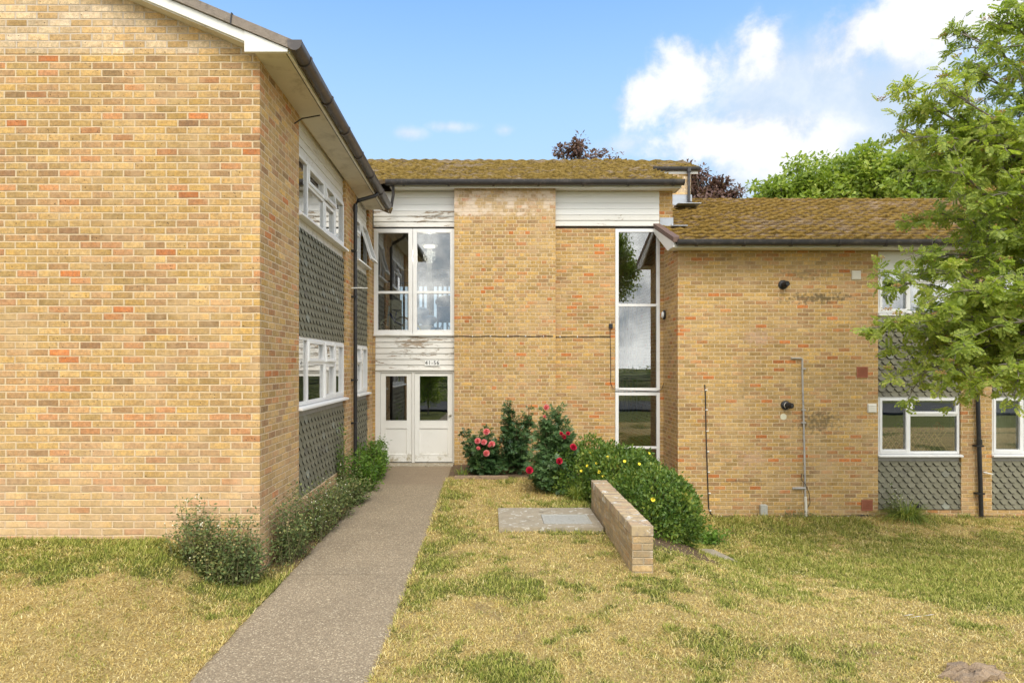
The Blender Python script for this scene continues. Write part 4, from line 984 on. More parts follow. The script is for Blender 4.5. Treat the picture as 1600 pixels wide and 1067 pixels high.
# ================================================================ FOLIAGE HELPERS
def norm(a): return a/np.maximum(np.linalg.norm(a, axis=-1, keepdims=True), 1e-9)
def leaves(name, parent, m, pos, dirs, ups, size, tmpl, tfaces, jitter=0.0):
    """tmpl (k,3): x along leaf, y across, z normal; quads"""
    pos = np.asarray(pos, float); n = len(pos); d_ = norm(np.asarray(dirs, float)); s_ = norm(np.cross(np.asarray(ups, float), d_)); u_ = np.cross(d_, s_)
    T = np.asarray(tmpl, float); size = np.asarray(size, float)
    v = pos[:, None]+size[:, None, None]*(T[None, :, 0:1]*d_[:, None]+T[None, :, 1:2]*s_[:, None]+T[None, :, 2:3]*u_[:, None])
    Fc = np.asarray(tfaces); idx = (np.arange(n)[:, None, None]*len(T)+Fc[None]).ravel()
    return fmesh(name, v.reshape(-1, 3), Fc.shape[1], idx, m, parent)
LEAF = ([(0, 0, 0), (.45, .27, .06), (1, 0, -.06), (.45, -.27, .06)], [(0, 1, 2, 3)])
LEAF2 = ([(0, 0, 0), (.3, .26, .05), (.7, .24, .03), (1, 0, -.08), (.7, -.24, .03), (.3, -.26, .05), (.5, 0, -.03)], [(0, 6, 2, 1), (6, 3, 2, 2), (0, 5, 4, 6), (6, 4, 3, 3)])
LEAF2 = ([(0, 0, 0), (.35, .27, .06), (1, 0, -.08), (.35, -.27, .06), (.68, .2, .02), (.68, -.2, .02)], [(0, 2, 4, 1), (0, 3, 5, 2)])
def compound(npair=5, ll=.36, lw_=.23):
    T, Fc = [], []
    for i in range(npair):
        x = .22+.72*i/npair; s = 1-.25*abs(i-npair*.45)/npair
        for sg_ in (1, -1):
            k = len(T); dx = .35*ll*s
            T += [(x, 0, 0), (x+dx*.3+lw_*.6, sg_*ll*s*.5-0, .02), (x+dx, sg_*ll*s, -.04), (x+dx*.55-lw_*.5, sg_*ll*s*.55, .0)]; Fc.append((k, k+1, k+2, k+3) if sg_ > 0 else (k, k+3, k+2, k+1))
    k = len(T); T += [(.94, 0, 0), (1.05, lw_*.6, .02), (1.25, 0, -.05), (1.05, -lw_*.6, .02)]; Fc.append((k, k+1, k+2, k+3))
    k = len(T); T += [(0, .006, 0), (0, -.006, 0), (1, -.004, 0), (1, .004, 0)]; Fc.append((k, k+1, k+2, k+3))
    return T, Fc
ROWAN = compound()
def tri_leaf():            # rose leaf: five leaflets
    T, Fc = [], []
    for (x, y, a, s) in ((.25, .05, 1.1, .42), (.25, -.05, -1.1, .42), (.52, .04, .85, .48), (.52, -.04, -.85, .48), (.65, 0, 0, .55)):
        k = len(T)
        for (p, q_, r_) in ((0, 0, 0), (.45, .32, .05), (1, 0, -.1), (.45, -.32, .05)):
            T.append((x+s*(p*cos(a)-q_*sin(a)), y+s*(p*sin(a)+q_*cos(a)), r_*s))
        Fc.append((k, k+1, k+2, k+3))
    return T, Fc
ROSEL = tri_leaf()
def rdir(n, up=0.0, r=None):
    v = (r or rng).normal(size=(n, 3)); v = norm(v); v[:, 2] += up; return norm(v)
def bez(p0, p1, p2, n):
    return [p0*((1-t)**2)+p1*(2*t*(1-t))+p2*(t*t) for t in [i/n for i in range(n+1)]]

# ================================================================ ROWAN (right foreground)
def rowan():
    t = thing('rowan_tree', (8.45, 8.5, gz1(8.45, 8.5)), 'feathery leaved green tree with rusty berry clusters hanging in from the right', 'tree')
    base = V((8.45, 8.5, gz1(8.45, 8.5)-.1)); bm_ = MB(); rr = random.Random(11)
    top = V((8.1, 8.5, 6.8)); tr = bez(base, V((8.5, 8.45, 3)), top, 8); bm_.tube(tr, [.17-.014*i for i in range(9)], 10)
    tg = [(1352, 512, 8.1), (1480, 545, 7.5), (1530, 600, 7.9), (1425, 590, 8.0), (1560, 430, 7.3), (1500, 450, 7.4), (1590, 500, 7.0), (1460, 420, 7.9), (1560, 570, 7.2), (1400, 440, 8.2), (1385, 545, 8.5), (1405, 490, 7.7), (1440, 520, 8.4), (1470, 585, 7.8), (1582, 590, 7.5), (1520, 560, 8.3), (1450, 480, 8.6),
          (1392, 130, 8.2), (1405, 205, 8.5), (1495, 50, 8.8), (1420, 262, 8.2), (1460, 335, 8.6), (1440, 395, 8.3), (1560, 18, 7.8), (1600, 450, 7.2), (1560, 300, 7.6),
          (1490, 175, 8.0), (1590, 120, 8.0), (1700, 300, 7.5), (1700, 520, 7.4), (1520, 420, 9.0), (1560, 520, 8.8), (1590, 210, 9.2), (1460, 130, 7.7), (1490, 260, 7.6), (1530, 360, 7.9), (1620, 30, 8.6), (1470, 230, 9.0), (1530, 110, 8.4),
          (1500, 330, 8.9), (1590, 380, 8.4), (1430, 215, 7.9), (1440, 170, 8.4), (1500, 500, 7.7), (1650, 430, 8.3), (1620, 560, 7.9), (1540, 470, 7.6),
          (1800, 250, 9.5), (1820, 420, 7.2), (1780, 60, 8.8), (1900, 330, 9.4), (1760, 480, 10.2), (1700, -80, 8.5), (1560, -60, 8.6), (1850, 120, 7.4)]
    pos, dr, pups, sz, bc = [], [], [], [], []
    for k, (px, py, D) in enumerate(tg):
        e = P(px, py, D); h = min(max(.33+.55*(e.z-1.5)/6, .38), .93); s0 = tr[int(h*8)]
        s0 = V(s0)+V((rr.uniform(-.03, .03), 0, rr.uniform(-.2, .2)))
        midp = s0*.5+e*.5+V((rr.uniform(-.2, .3), rr.uniform(-.3, .3), rr.uniform(.15, .55)))
        lim = bez(s0, midp, e, 12); bm_.tube(lim, [.036-.0027*i for i in range(13)], 6)
        nb = 11
        for b in range(nb):
            f = .36+.64*(b+rr.random())/nb; i0 = min(int(f*12), 11); st = lim[i0]
            ld = (lim[i0+1]-lim[i0]).normalized()
            dv = (ld*1.1+V((rr.gauss(0, .6), rr.gauss(0, .7), rr.gauss(-.05, .45)))).normalized(); L_ = rr.uniform(.35, .75)*(1.15-f*.45)
            en = st+dv*L_+V((0, 0, -.06)); br = bez(st, st+dv*L_*.55+V((0, 0, .07)), en, 4); bm_.tube(br, [.011, .009, .007, .005, .003], 4)
            ntw = 6
            for q_ in range(ntw):
                g_ = (q_+rr.random())/ntw*.9+.1; j = min(int(g_*4), 3); ps = br[j].lerp(br[j+1], g_*4-j if g_*4-j < 1 else 1)
                td = (dv+V((rr.gauss(0, .9), rr.gauss(0, .9), rr.gauss(-.05, .8)))).normalized(); tl = rr.uniform(.08, .24)
                te = ps+td*tl
                bm_.tube([ps, te], [.004, .002], 3, cap=False)
                for w_ in range(5):
                    a = rr.random(); p_ = ps.lerp(te, .2+.8*a); ldv = (td*.35+V((rr.gauss(0, .8), rr.gauss(0, .8), rr.gauss(-.25, .65)))).normalized()
                    pos.append(tuple(p_)); dr.append(tuple(ldv)); pups.append((rr.gauss(0, .7), rr.gauss(-.6, .7), 1)); sz.append(rr.uniform(.085, .148))
                if rr.random() < .09: bc.append(te+V((0, -.02, .05)))
    bm_.build('trunk', 'bark', t, smooth=True, fix=False)
    leaves('crown', t, 'rowan', pos, dr, pups, sz, *ROWAN)
    # berry clusters: flat corymbs of tiny berries
    bp, bd = [], []
    for c_ in bc:
        for i in range(34):
            a = rr.random()*2*pi; r_ = .065*math.sqrt(rr.random()); bp.append((c_.x+r_*cos(a), c_.y+r_*sin(a), c_.z+rr.uniform(-.018, .018))); bd.append((rr.gauss(0, 1), rr.gauss(0, 1), rr.gauss(0, 1)))
    O = ([(-.5, 0, 0), (0, .5, 0), (.5, 0, 0), (0, -.5, 0), (0, 0, .5), (0, 0, -.5)], [(0, 1, 4), (1, 2, 4), (2, 3, 4), (3, 0, 4), (1, 0, 5), (2, 1, 5), (3, 2, 5), (0, 3, 5)])
    leaves('berry_clusters', t, 'berry', bp, bd, rdir(len(bp)), np.full(len(bp), .016), *O)
    return t
rowan()

# ================================================================ BACKGROUND TREES
def crown_tree(name, base, blobs, nleaf, leaf, m, label, cat='tree', group=None, seed=1, tr=.25, clump=70, cr=.55):
    """blobs: (x,y,z,rx,ry,rz) in world coordinates"""
    r = np.random.default_rng(seed); rr = random.Random(seed); t = thing(name, base, label, cat, group); base = V(base); mb = MB()
    zmax = max(b[2]+b[5]*.5 for b in blobs); cx = sum(b[0] for b in blobs)/len(blobs); cy = sum(b[1] for b in blobs)/len(blobs)
    topp = V((cx, cy, base.z+(zmax-base.z)*.85)); trk = bez(base-V((0, 0, .2)), V((base.x, base.y, (base.z+topp.z)/2)), topp, 8); mb.tube(trk, [tr*(1-.1*i) for i in range(9)], 8)
    vol = np.array([b[3]*b[4]*b[5] for b in blobs])**.8; vol = vol/vol.sum(); P_, D_, U_, Sz = [], [], [], []
    for b, w in zip(blobs, vol):
        nb = int(nleaf*w); nc = max(3, nb//clump); c_ = V(b[:3]); st = trk[rr.randint(3, 7)]
        lim = bez(V(st), (V(st)+c_)/2+V((0, 0, .4)), c_, 6); mb.tube(lim, [tr*.4*(1-.12*i) for i in range(7)], 6)
        v = norm(r.normal(size=(nc, 3)))*(r.random((nc, 1))**(1/2.2)); cc = np.array(b[:3])+v*np.array(b[3:6])*.92
        for k in range(nc):
            e = V(cc[k]); i0 = rr.randint(2, 6); mb.tube([lim[i0], (lim[i0]+e)/2+V((0, 0, .1)), e], [tr*.12, tr*.09, .01], 4, cap=False)
        nper = nb//nc+1; rc = cr*(.55+.75*r.random((nc, 1)))
        off = norm(r.normal(size=(nc, nper, 3)))*(r.random((nc, nper, 1))**.5)*rc[:, None]*np.array([1, 1, .7])
        p = (cc[:, None]+off).reshape(-1, 3); P_.append(p); n_ = len(p)
        d_ = norm(off.reshape(-1, 3))+.9*norm(r.normal(size=(n_, 3))); D_.append(d_); U_.append(r.normal(size=(n_, 3))*.55+np.array([0, -.35, 1])); Sz.append(leaf*(.6+.7*r.random(n_)))
    mb.build('trunk', 'bark', t, smooth=True, fix=False)
    leaves('crown', t, m, np.concatenate(P_), np.concatenate(D_), np.concatenate(U_), np.concatenate(Sz), *LEAF2); return t
def pb(px, py, D, rpx, rpy, ry=None):
    p = P(px, py, D); k = D/F0; return (p.x, p.y, p.z, rpx*k, (ry or rpx*k*.9), rpy*k)
GB = 'green trees behind the mossy roof'
t1 = crown_tree('green_tree', (P(1290, 300, 27).x, 27, -.8), [pb(1215, 305, 27, 42, 42), pb(1262, 280, 27, 42, 42), pb(1300, 330, 27, 80, 75), pb(1320, 275, 27.5, 45, 42), pb(1245, 340, 27, 55, 50)], 15000, .20, 'maple', 'bright green tree, leftmost of those behind the roof', group=GB, seed=3)
t2 = crown_tree('green_tree', (P(1400, 300, 26).x, 26, -.8), [pb(1360, 262, 26, 45, 45), pb(1410, 258, 26, 50, 42), pb(1400, 320, 26, 95, 70), pb(1455, 275, 26, 50, 50)], 17000, .20, 'maple', 'bright green tree behind the roof and the feathery tree', group=GB, seed=5)
t3 = crown_tree('green_tree', (P(1560, 300, 27).x, 27, -.8), [pb(1520, 280, 27, 60, 60), pb(1580, 300, 27, 80, 70), pb(1660, 290, 27, 80, 80)], 9000, .22, 'maple', 'bright green tree almost hidden by the feathery tree at the right edge', group=GB, seed=8)
crown_tree('copper_tree', (P(912, 300, 29).x, 29, -.5), [pb(903, 232, 29, 20, 18), pb(880, 240, 29, 17, 13), pb(930, 247, 29, 20, 8), pb(962, 247, 29, 9, 5), pb(910, 300, 29, 80, 42), pb(905, 222, 29, 10, 10)], 9000, .17, 'copper', 'purple leaved tree top above the entrance roof ridge', group='purple leaved trees behind the roofs', seed=7, cr=.34, clump=40)
crown_tree('copper_tree', (P(1110, 300, 28).x, 28, -.5), [pb(1090, 290, 28, 26, 26), pb(1120, 296, 28, 24, 24), pb(1075, 275, 28, 14, 22), pb(1148, 304, 28, 18, 12), pb(1110, 340, 28, 60, 40)], 9000, .17, 'copper', 'purple leaved tree between the entrance block and the mossy roof', group='purple leaved trees behind the roofs', seed=9, cr=.34, clump=40)
# trees behind the viewer, seen in the glass
def copy_tree(o, parent=None):
    c_ = o.copy(); COL.objects.link(c_)
    if parent: c_.parent = parent
    for ch in list(o.children): copy_tree(ch, c_)
    return c_
for i, (x, y, rz_, src) in enumerate(((7.5, -13, 1.0, t1), (19, -22, 2.3, t2), (-13, -26, 4.0, t3))):
    c_ = copy_tree(src); c_.location = (x, y, -.6); c_.rotation_euler = (0, 0, rz_); c_.scale = (.85, .85, .85)
    c_['group'] = 'trees reflected in the glass'; c_['label'] = ('green tree across the green, mirrored in the tall stair window', 'green tree across the green, mirrored in the right hand windows', 'green tree across the green, mirrored in the door glass')[i]

M['road'] = plain('worn asphalt', (.05, .05, .052), .9, .2, 12, bmp=.01)
tag(MB().box(-60, 60, -13.5, -6.2, -.6, -.28).build('road', 'road'), kind='structure')
crown_tree('hedge', (2, -16, -.4), [(x_, -16, .9, 3.2, 1.0, 1.6) for x_ in range(-22, 27, 4)], 16000, .13, 'shrub', 'dark hedge across the road, mirrored in the lower windows', 'hedge', seed=14, tr=.06, clump=40, cr=.7)
crown_tree('garden_shrub', (-3.0, -4.8, -.4), [(-3.0, -4.8, .7, .8, .7, .8), (-2.7, -4.7, 1.7, .55, .5, .7), (-3.4, -4.9, 1.5, .5, .5, .6)], 5200, .09, 'maple', 'light green garden shrub mirrored in the right door glass', 'shrub', seed=17, tr=.04, clump=35, cr=.3)
# ================================================================ SHRUBS
def mound(name, base, blobs, n, leaf, m, label, cat, seed, inner=.6):
    r = np.random.default_rng(seed); t = thing(name, base, label, cat); mb = MB(); P_, D_, U_, Sz = [], [], [], []
    vol = np.array([b[3]*b[4]+b[3]*b[5]+b[4]*b[5] for b in blobs]); vol = vol/vol.sum()
    for b, w in zip(blobs, vol):
        k = int(n*w); v = norm(r.normal(size=(k, 3))); rad = inner+(1-inner)*r.random((k, 1))**.6
        p = np.array(b[:3])+v*np.array(b[3:6])*rad
        bumpy = .42*(fbm(p[:, 0]*3.4+p[:, 2]*3, p[:, 1]*3.4+p[:, 2]*2, 4)-.48)+.10*(r.random(k) > .93)*r.random(k); p = p+v*bumpy[:, None]
        kp = (p[:, 2] > gz(p[:, 0], p[:, 1])-.02) & ~((p[:, 0] > LOW[0]-.03) & (p[:, 0] < LOW[1]+.02) & (p[:, 1] < LOW[3]) & (p[:, 2] < .40)) & ~((p[:, 0] < LOW[0]) & (p[:, 1] < LOW[3]))
        p, v = p[kp], v[kp]; k = len(p); P_.append(p); D_.append(v*.7+np.array([0, 0, .6])+.75*r.normal(size=(k, 3))); U_.append(v+.5*r.normal(size=(k, 3))); Sz.append(leaf*(.6+.7*r.random(k)))
        for q_ in range(26):
            vv = norm(r.normal(size=3)); vv[2] = abs(vv[2]); e = np.array(b[:3])+vv*np.array(b[3:6])*.9
            if e[0] < LOW[1]+.02 and e[1] < LOW[3]: continue
            s0 = V((b[0], b[1], gz1(b[0], b[1]))); mb.tube([s0, (s0+V(e))/2+V((0, 0, .05)), V(e)], [.012, .008, .003], 5, cap=False)
    mb.build('stems', 'stem', t, fix=False); leaves('foliage', t, m, np.concatenate(P_), np.concatenate(D_), np.concatenate(U_), np.concatenate(Sz), *LEAF2); return t
HB = [(2.24, 8.75, .0, .54, .95, .60), (2.12, 9.9, .12, .66, .95, .64), (1.65, 10.5, .12, .72, .75, .60), (2.42, 9.2, -.2, .50, .9, .60), (2.5, 9.9, -.1, .45, .6, .62)]
hb = mound('flowering_shrub', (2.2, 9.2, -.4), HB, 62000, .050, 'shrub', 'dense rounded green shrub with a few yellow flowers beside the low wall', 'shrub', 21, .72)
def flower_mesh(nm, n, r, m, layers=1, cup=.3):
    mb = MB()
    for L_ in range(layers):
        k = n if L_ == 0 else max(5, n-L_); rr_ = r*(1-.21*L_); el = cup+L_*.30
        for i in range(k):
            a = 2*pi*(i+.5*L_)/k+random.uniform(-.1, .1); w = rr_*1.15*(2.6/k if layers == 1 else .50)
            def q_(t, s): 
                e = el*(t**.8); return V((cos(a), sin(a), 0))*(rr_*t*cos(e))+V((-sin(a), cos(a), 0))*(s*w)+V((0, 0, rr_*t*sin(e)+.18*rr_*abs(s)+.012*L_*r/.05))
            vs = [q_(.02, 0), q_(.45, .75), q_(.9, .9), q_(1.0, 0), q_(.9, -.9), q_(.45, -.75)]; mb.add(vs, [(0, 1, 5), (1, 2, 4, 5), (2, 3, 4)])
    if layers == 1: mb.ball((0, 0, r*.12), r*.22, 6)
    me = bpy.data.meshes.new(nm); me.from_pydata(mb.v, [], mb.f); me.materials.append(M[m]); return me
YF = flower_mesh('flower', 5, .030, 'yflower', 1, .15); PK = flower_mesh('bloom', 9, .066, 'pink', 4, .35); RD = flower_mesh('bloom', 9, .062, 'red', 4, .35); PK2 = flower_mesh('bloom', 8, .05, 'pink', 4, .7)
def put_flower(me, name, parent, p, nrm_, s=1.0):
    o = link(name, me, parent); q = V(nrm_).to_track_quat('Z', 'Y'); o.rotation_euler = q.to_euler(); o.scale = (s, s, s); o.location = V(p)-(parent.location if parent.type == 'EMPTY' else V()); return o
def hit(px, py, blobs):
    d_ = V(((px-VX)/F0, 1, (VY-py)/F0)); o = V((0, 0, CZ)); best = None
    for b in blobs:
        dd = V((d_.x/b[3], d_.y/b[4], d_.z/b[5])); oo = V(((o.x-b[0])/b[3], (o.y-b[1])/b[4], (o.z-b[2])/b[5]))
        A_, B_, C_ = dd.dot(dd), 2*dd.dot(oo), oo.dot(oo)-1; D_ = B_*B_-4*A_*C_
        if D_ > 0:
            t = (-B_-math.sqrt(D_))/2/A_
            if best is None or t < best[0]: best = (t, V(b[:3]))
    if best is None: return P(px, py, blobs[0][1]), V((0, -1, .5))
    p = o+d_*best[0]; n_ = (p-best[1]).normalized(); return p+n_*.03, n_
for (px, py) in ((921, 708), (925, 713), (908.5, 736), (920, 729), (934, 725), (937.5, 738), (943.7, 744), (975.7, 722), (998, 726), (1012.6, 710.5), (1020, 781), (950, 716)):
    p, n_ = hit(px, py, HB); put_flower(YF, 'flower', hb, p, n_+V((0, -.6, .3)), random.uniform(.65, .95))

def rose(name, base, canes, m, label, blooms, seed, leaf=.085, spread=.19):
    """canes: list of top points; blooms: (px,py,D,mesh,scale)"""
    rr = random.Random(seed); t = thing(name, base, label, 'rose bush', 'rose bushes against the entrance wall'); base = V(base); mb = MB(); pos, dr, up_, sz = [], [], [], []
    tops = [V(c_) for c_ in canes]+[P(b[0], b[1], b[2]) for b in blooms]
    for e in tops:
        s0 = base+V((rr.uniform(-.1, .1), rr.uniform(-.08, .08), -.03)); mp = s0.lerp(e, .5)+V((rr.uniform(-.08, .08), rr.uniform(-.06, .06), .08)); c_ = bez(s0, mp, e, 8); mb.tube(c_, [.009-.0007*i for i in range(9)], 5)
        for k in range(58):
            f = .12+.86*rr.random()**.85; j = min(int(f*8), 7); p = c_[j].lerp(c_[j+1], min(1, f*8-j)); dv = V((rr.gauss(0, 1), rr.gauss(0, 1), rr.gauss(.15, .6))).normalized()
            sp = spread*(1.15-.75*f)*rr.random()**.6; q_ = p+dv*sp
            if k % 4 == 0: mb.tube([p, q_], [.003, .002], 3, cap=False)
            for w_ in range(3):
                dd = (dv+V((rr.gauss(0, .6), rr.gauss(0, .6), rr.gauss(-.1, .4)))).normalized(); pos.append(tuple(q_)); dr.append(tuple(dd)); up_.append((rr.gauss(0, .4), rr.gauss(-.4, .4), 1)); sz.append(leaf*rr.uniform(.7, 1.25))
    mb.build('stems', 'stem', t, fix=False, smooth=True); leaves('foliage', t, m, pos, dr, up_, sz, *ROSEL)
    for (px, py, D, me, s) in blooms:
        put_flower(me, 'bloom', t, P(px, py, D)+V((0, -.05, 0)), V((rr.uniform(-.4, .4), -1, rr.uniform(.2, .8))), s)
    return t
c1 = lambda L_: [P(*q_) for q_ in L_]
rose('rose_bush', (P(760, 738, 11.9).x, 11.9, .0), c1([(726, 672, 11.9), (735, 680, 11.8), (730, 700, 11.7), (745, 715, 11.6), (770, 700, 11.7), (785, 712, 11.9), (765, 722, 11.5), (790, 725, 11.7), (740, 725, 11.6), (758, 670, 12), (776, 690, 12.), (732, 690, 12.1), (780, 730, 11.5), (752, 730, 11.4)]), 'rose',
     'low rose bush with pink blooms beside the white doors', [(760.6, 674.5, 11.6, PK, 1), (746.7, 689, 11.5, PK, .95), (756.5, 690.6, 11.5, PK, .9), (768.8, 693.8, 11.5, PK, .95), (764.5, 696, 11.45, PK2, .7), (747, 700.5, 11.4, PK2, .9), (760.6, 707.5, 11.4, PK, .95)], 31)
rose('rose_bush', (P(806, 735, 11.9).x, 11.9, .0), c1([(793, 622, 11.9), (788, 650, 11.9), (800, 640, 12), (827, 632, 11.9), (830, 655, 11.9), (806, 665, 11.7), (795, 680, 11.7), (820, 680, 11.7), (800, 700, 11.6), (815, 705, 11.6), (785, 668, 11.8), (812, 650, 12), (792, 655, 12.1), (822, 700, 11.8), (808, 690, 11.9)]), 'rose',
     'tall dark leafed rose bush without blooms, middle of the three', [], 32, .09, .14)
rose('rose_bush', (P(865, 765, 10.7).x, 10.7, -.02), c1([(872, 635, 10.9), (866, 650, 10.8), (845, 660, 10.8), (890, 680, 10.7), (850, 690, 10.5), (835, 700, 10.5), (830, 715, 10.4), (870, 700, 10.4), (895, 715, 10.5), (850, 730, 10.2), (880, 735, 10.2), (860, 745, 10.1), (838, 735, 10.3), (905, 735, 10.3), (890, 755, 10.1), (870, 765, 10.0), (858, 675, 10.7), (880, 665, 10.9), (842, 680, 10.7), (862, 715, 10.3), (900, 705, 10.6), (848, 750, 10.1)]), 'rose2',
     'large rose bush with crimson blooms next to the rounded shrub', [(854, 636, 10.6, PK, .8), (850, 651, 10.6, PK2, .7), (880, 682, 10.4, RD, .7), (887, 677, 10.4, RD, .6), (876, 677, 10.4, RD, .55), (894.4, 698.4, 10.2, RD, 1), (874, 719.5, 10.0, RD, .9), (827, 733.6, 10.0, RD, 1)], 33, .095, .2)
# strap leaved clump by the low wall and yellowing clump under the slates
def straps(name, base, n, L_, label, m, seed, spread=.35):
    rr = random.Random(seed); base = V(base); t = thing(name, base, label, 'plant'); mb = MB()
    for i in range(n):
        a = rr.uniform(0, 2*pi); l = L_*rr.uniform(.5, 1.1); o = base+V((rr.gauss(0, .05), rr.gauss(0, .04), 0)); ou = rr.uniform(.3, 1.0)*spread/.35
        dv = V((cos(a), sin(a)*.8, 0)); sd = V((-sin(a), cos(a), 0))*rr.uniform(.003, .008); pts = []
        for k in range(6):
            s = k/5; pts.append(o+dv*(l*ou*s)+V((0, 0, l*(1.1*s-ou*1.0*s*s))))
        k0 = len(mb.v)
        for k, p in enumerate(pts): w = sd*(1-(k/5)**2*.95); mb.v += [tuple(p-w), tuple(p+w)]
        for k in range(5): mb.f.append((k0+2*k, k0+2*k+1, k0+2*k+3, k0+2*k+2))
    mb.build('leaves', m, t, fix=False); return t
straps('grassy_plant', (P(905, 770, 9.75).x, 9.75, gz1(1.35, 9.75)), 150, .42, 'grassy green clump at the end of the low wall', 'strap', 41)
gp = straps('grassy_plant', (rx(1398), 11.58, gz1(7.6, 11.6)), 420, .66, 'yellowing strappy clump under the slate hung wall', 'strap', 42, .5)
straps('grassy_plant', (P(722, 742, 11.6).x, 11.6, .0), 50, .25, 'small grassy tuft at the foot of the door frame', 'strap', 43)
straps('grassy_plant', (rx(1500), 11.8, -.86), 60, .2, 'small grass tuft beside the black downpipe', 'strap', 44)

# weeds along the left block
def weed(base, h, w, n, m, label, seed, flowers=None, nf=0, leaf=.04, group='weeds growing along the left block'):
    rr = random.Random(seed); base = V(base); t = thing('weed', base, label, 'weed', group); mb = MB(); pos, dr, up_, sz, fl = [], [], [], [], []
    ns = int(16+n/60)
    for i in range(ns):
        s0 = base+V((rr.uniform(-1, 1)*w[0]*.6, rr.uniform(-1, 1)*w[1]*.6, -.02)); hh = h*rr.choice((rr.uniform(.35, .8), rr.uniform(.6, 1.3)))
        e = s0+V((rr.gauss(0, .3)*w[0], rr.gauss(0, .3)*w[1], hh)); e.x = max(e.x, LX+.05) if base.y > GY else e.x
        c_ = bez(s0, s0.lerp(e, .5)+V((rr.gauss(0, .04), rr.gauss(0, .04), hh*.2)), e, 5); mb.tube(c_, [.004, .004, .003, .003, .002, .001], 4, cap=False)
        for k in range(n//ns):
            f = rr.random()**.8; j = min(int(f*5), 4); p = c_[j].lerp(c_[j+1], f*5-j); dv = V((rr.gauss(0, 1), rr.gauss(0, 1), rr.gauss(.2, .6))).normalized(); q_ = p+dv*rr.random()*.09
            if base.y > GY and q_.x < LX+.015: q_.x = LX+.02+rr.random()*.05
            elif base.y < GY and q_.y > GY-.015: q_.y = GY-.02-rr.random()*.05
            pos.append(tuple(q_)); dr.append(tuple(dv)); up_.append((rr.gauss(0, .5), rr.gauss(-.3, .5), 1)); sz.append(leaf*rr.uniform(.6, 1.3))
        fl.append(e)
    mb.build('stems', 'stem', t, fix=False); leaves('foliage', t, m, pos, dr, up_, sz, *LEAF2)
    if nf:
        mf = MB()
        for i in range(nf):
            e = rr.choice(fl)+V((rr.gauss(0, .05), rr.gauss(0, .05), rr.gauss(0, .07)))
            if base.y > GY: e.x = max(e.x, LX+.02)
            mf.ball(tuple(e), rr.uniform(.005, .009), 6)
        mf.build('flower_heads', flowers, t, fix=False)['kind'] = 'stuff'
    return t
wl = [((-2.16, 12.0), .50, (.22, .40), 2200, 'weedg', 'bright green leafy weed nearest the white doors', None, 0, .055),
      ((-2.08, 11.3), .58, (.28, .38), 2600, 'weedg', 'tall bright green weed under the small flank windows', None, 0, .055),
      ((-2.08, 10.4), .54, (.28, .42), 2600, 'weedg', 'bright green weed at the foot of the black downpipe', None, 0, .052),
      ((-2.33, 9.95), .95, (.05, .16), 700, 'weedg', 'narrow green climber standing against the hung slates', None, 0, .04),
      ((-2.08, 9.5), .45, (.24, .42), 1700, 'weedd', 'straggly weed under the right of the ground floor window', 'pod', 60, .040),
      ((-2.12, 8.65), .50, (.22, .42), 1700, 'weedd', 'straggly grey green weed below the middle of the ground floor window', 'wflower', 50, .036),
      ((-2.16, 7.85), .58, (.2, .42), 2200, 'weedd', 'tall straggly weed with pale flower heads at the brick pier', 'wflower', 60, .034),
      ((-2.22, 7.0), .62, (.20, .42), 2400, 'weedd', 'straggly weed with yellow seed heads beside the building corner', 'pod', 90, .034),
      ((-2.50, 6.28), .62, (.28, .18), 2300, 'weedd', 'straggly weed wrapped round the brick corner', 'pod', 60, .034),
      ((-2.92, 6.32), .56, (.32, .17), 1900, 'weedd', 'straggly weed in front of the gable wall, leftmost of the row', 'wflower', 40, .034)]
wl.insert(9, ((-2.68, 6.20), .36, (.34, .12), 1500, 'weedd', 'low spreading weed at the foot of the brick corner', 'pod', 30, .034))
for i, ((x, y), h, w, n, m, lab, fm, nf, lf) in enumerate(wl):
    weed((x, y, gz1(x, y)), h, w, n, m, lab, 60+i, fm, nf, lf)
weed((P(1110, 830, 10.2).x, 10.2, gz1(3.6, 10.2)), .2, (.3, .25), 700, 'weedg', 'low leafy weed right of the rounded shrub', 81, None, 0, .06, 'low weeds on the lawn')
weed((rx(1392), 11.75, gz1(7.6, 11.7)), .5, (.25, .12), 500, 'weedd', 'grey green weed leaning on the hung slates', 82, 'wflower', 40, .035, 'low weeds on the lawn')
weed((P(1245, 800, 11.8).x, 11.8, -.85), .12, (.5, .08), 300, 'weedd', 'tiny weed at the foot of the grey waste pipe', 83, None, 0, .03, 'low weeds on the lawn')

# ================================================================ INDOOR THINGS SEEN THROUGH GLASS
ZF = 2.64
def wheel(mb, c, r, t=.012, ax='y', n=20):
    c = V(c); f = (lambda a: V((cos(a)*r, 0, sin(a)*r))) if ax == 'y' else (lambda a: V((0, cos(a)*r, sin(a)*r)))
    mb.tube([c+f(2*pi*i/n) for i in range(n)], t, 6, closed=True)
bk = thing('childs_bicycle', (-1.98, 13.17, ZF), "child's dark blue and pale blue bicycle behind the landing window", 'bicycle', )
z0 = ZF+.17
for (x, r) in ((-2.13, .15), (-1.82, .17)):
    mb = MB(); wheel(mb, (x, 13.17, ZF+r+.05), r, .018); w_ = mb.build('wheel', 'black' if x > -2 else 'cream', bk, smooth=True)
    mb = MB(); [mb.tube([(x, 13.17, ZF+r+.05), (x+cos(a)*r, 13.17, ZF+r+.05+sin(a)*r)], .004, 4) for a in np.arange(0, 6.28, .52)]; mb.build('spokes', 'cream', w_)
mb = MB(); mb.tube([(-2.13, 13.15, ZF+.2), (-2.11, 13.15, ZF+.42), (-2.09, 13.15, ZF+.62)], .022, 8); mb.build('fork', 'ltblue', bk, smooth=True)
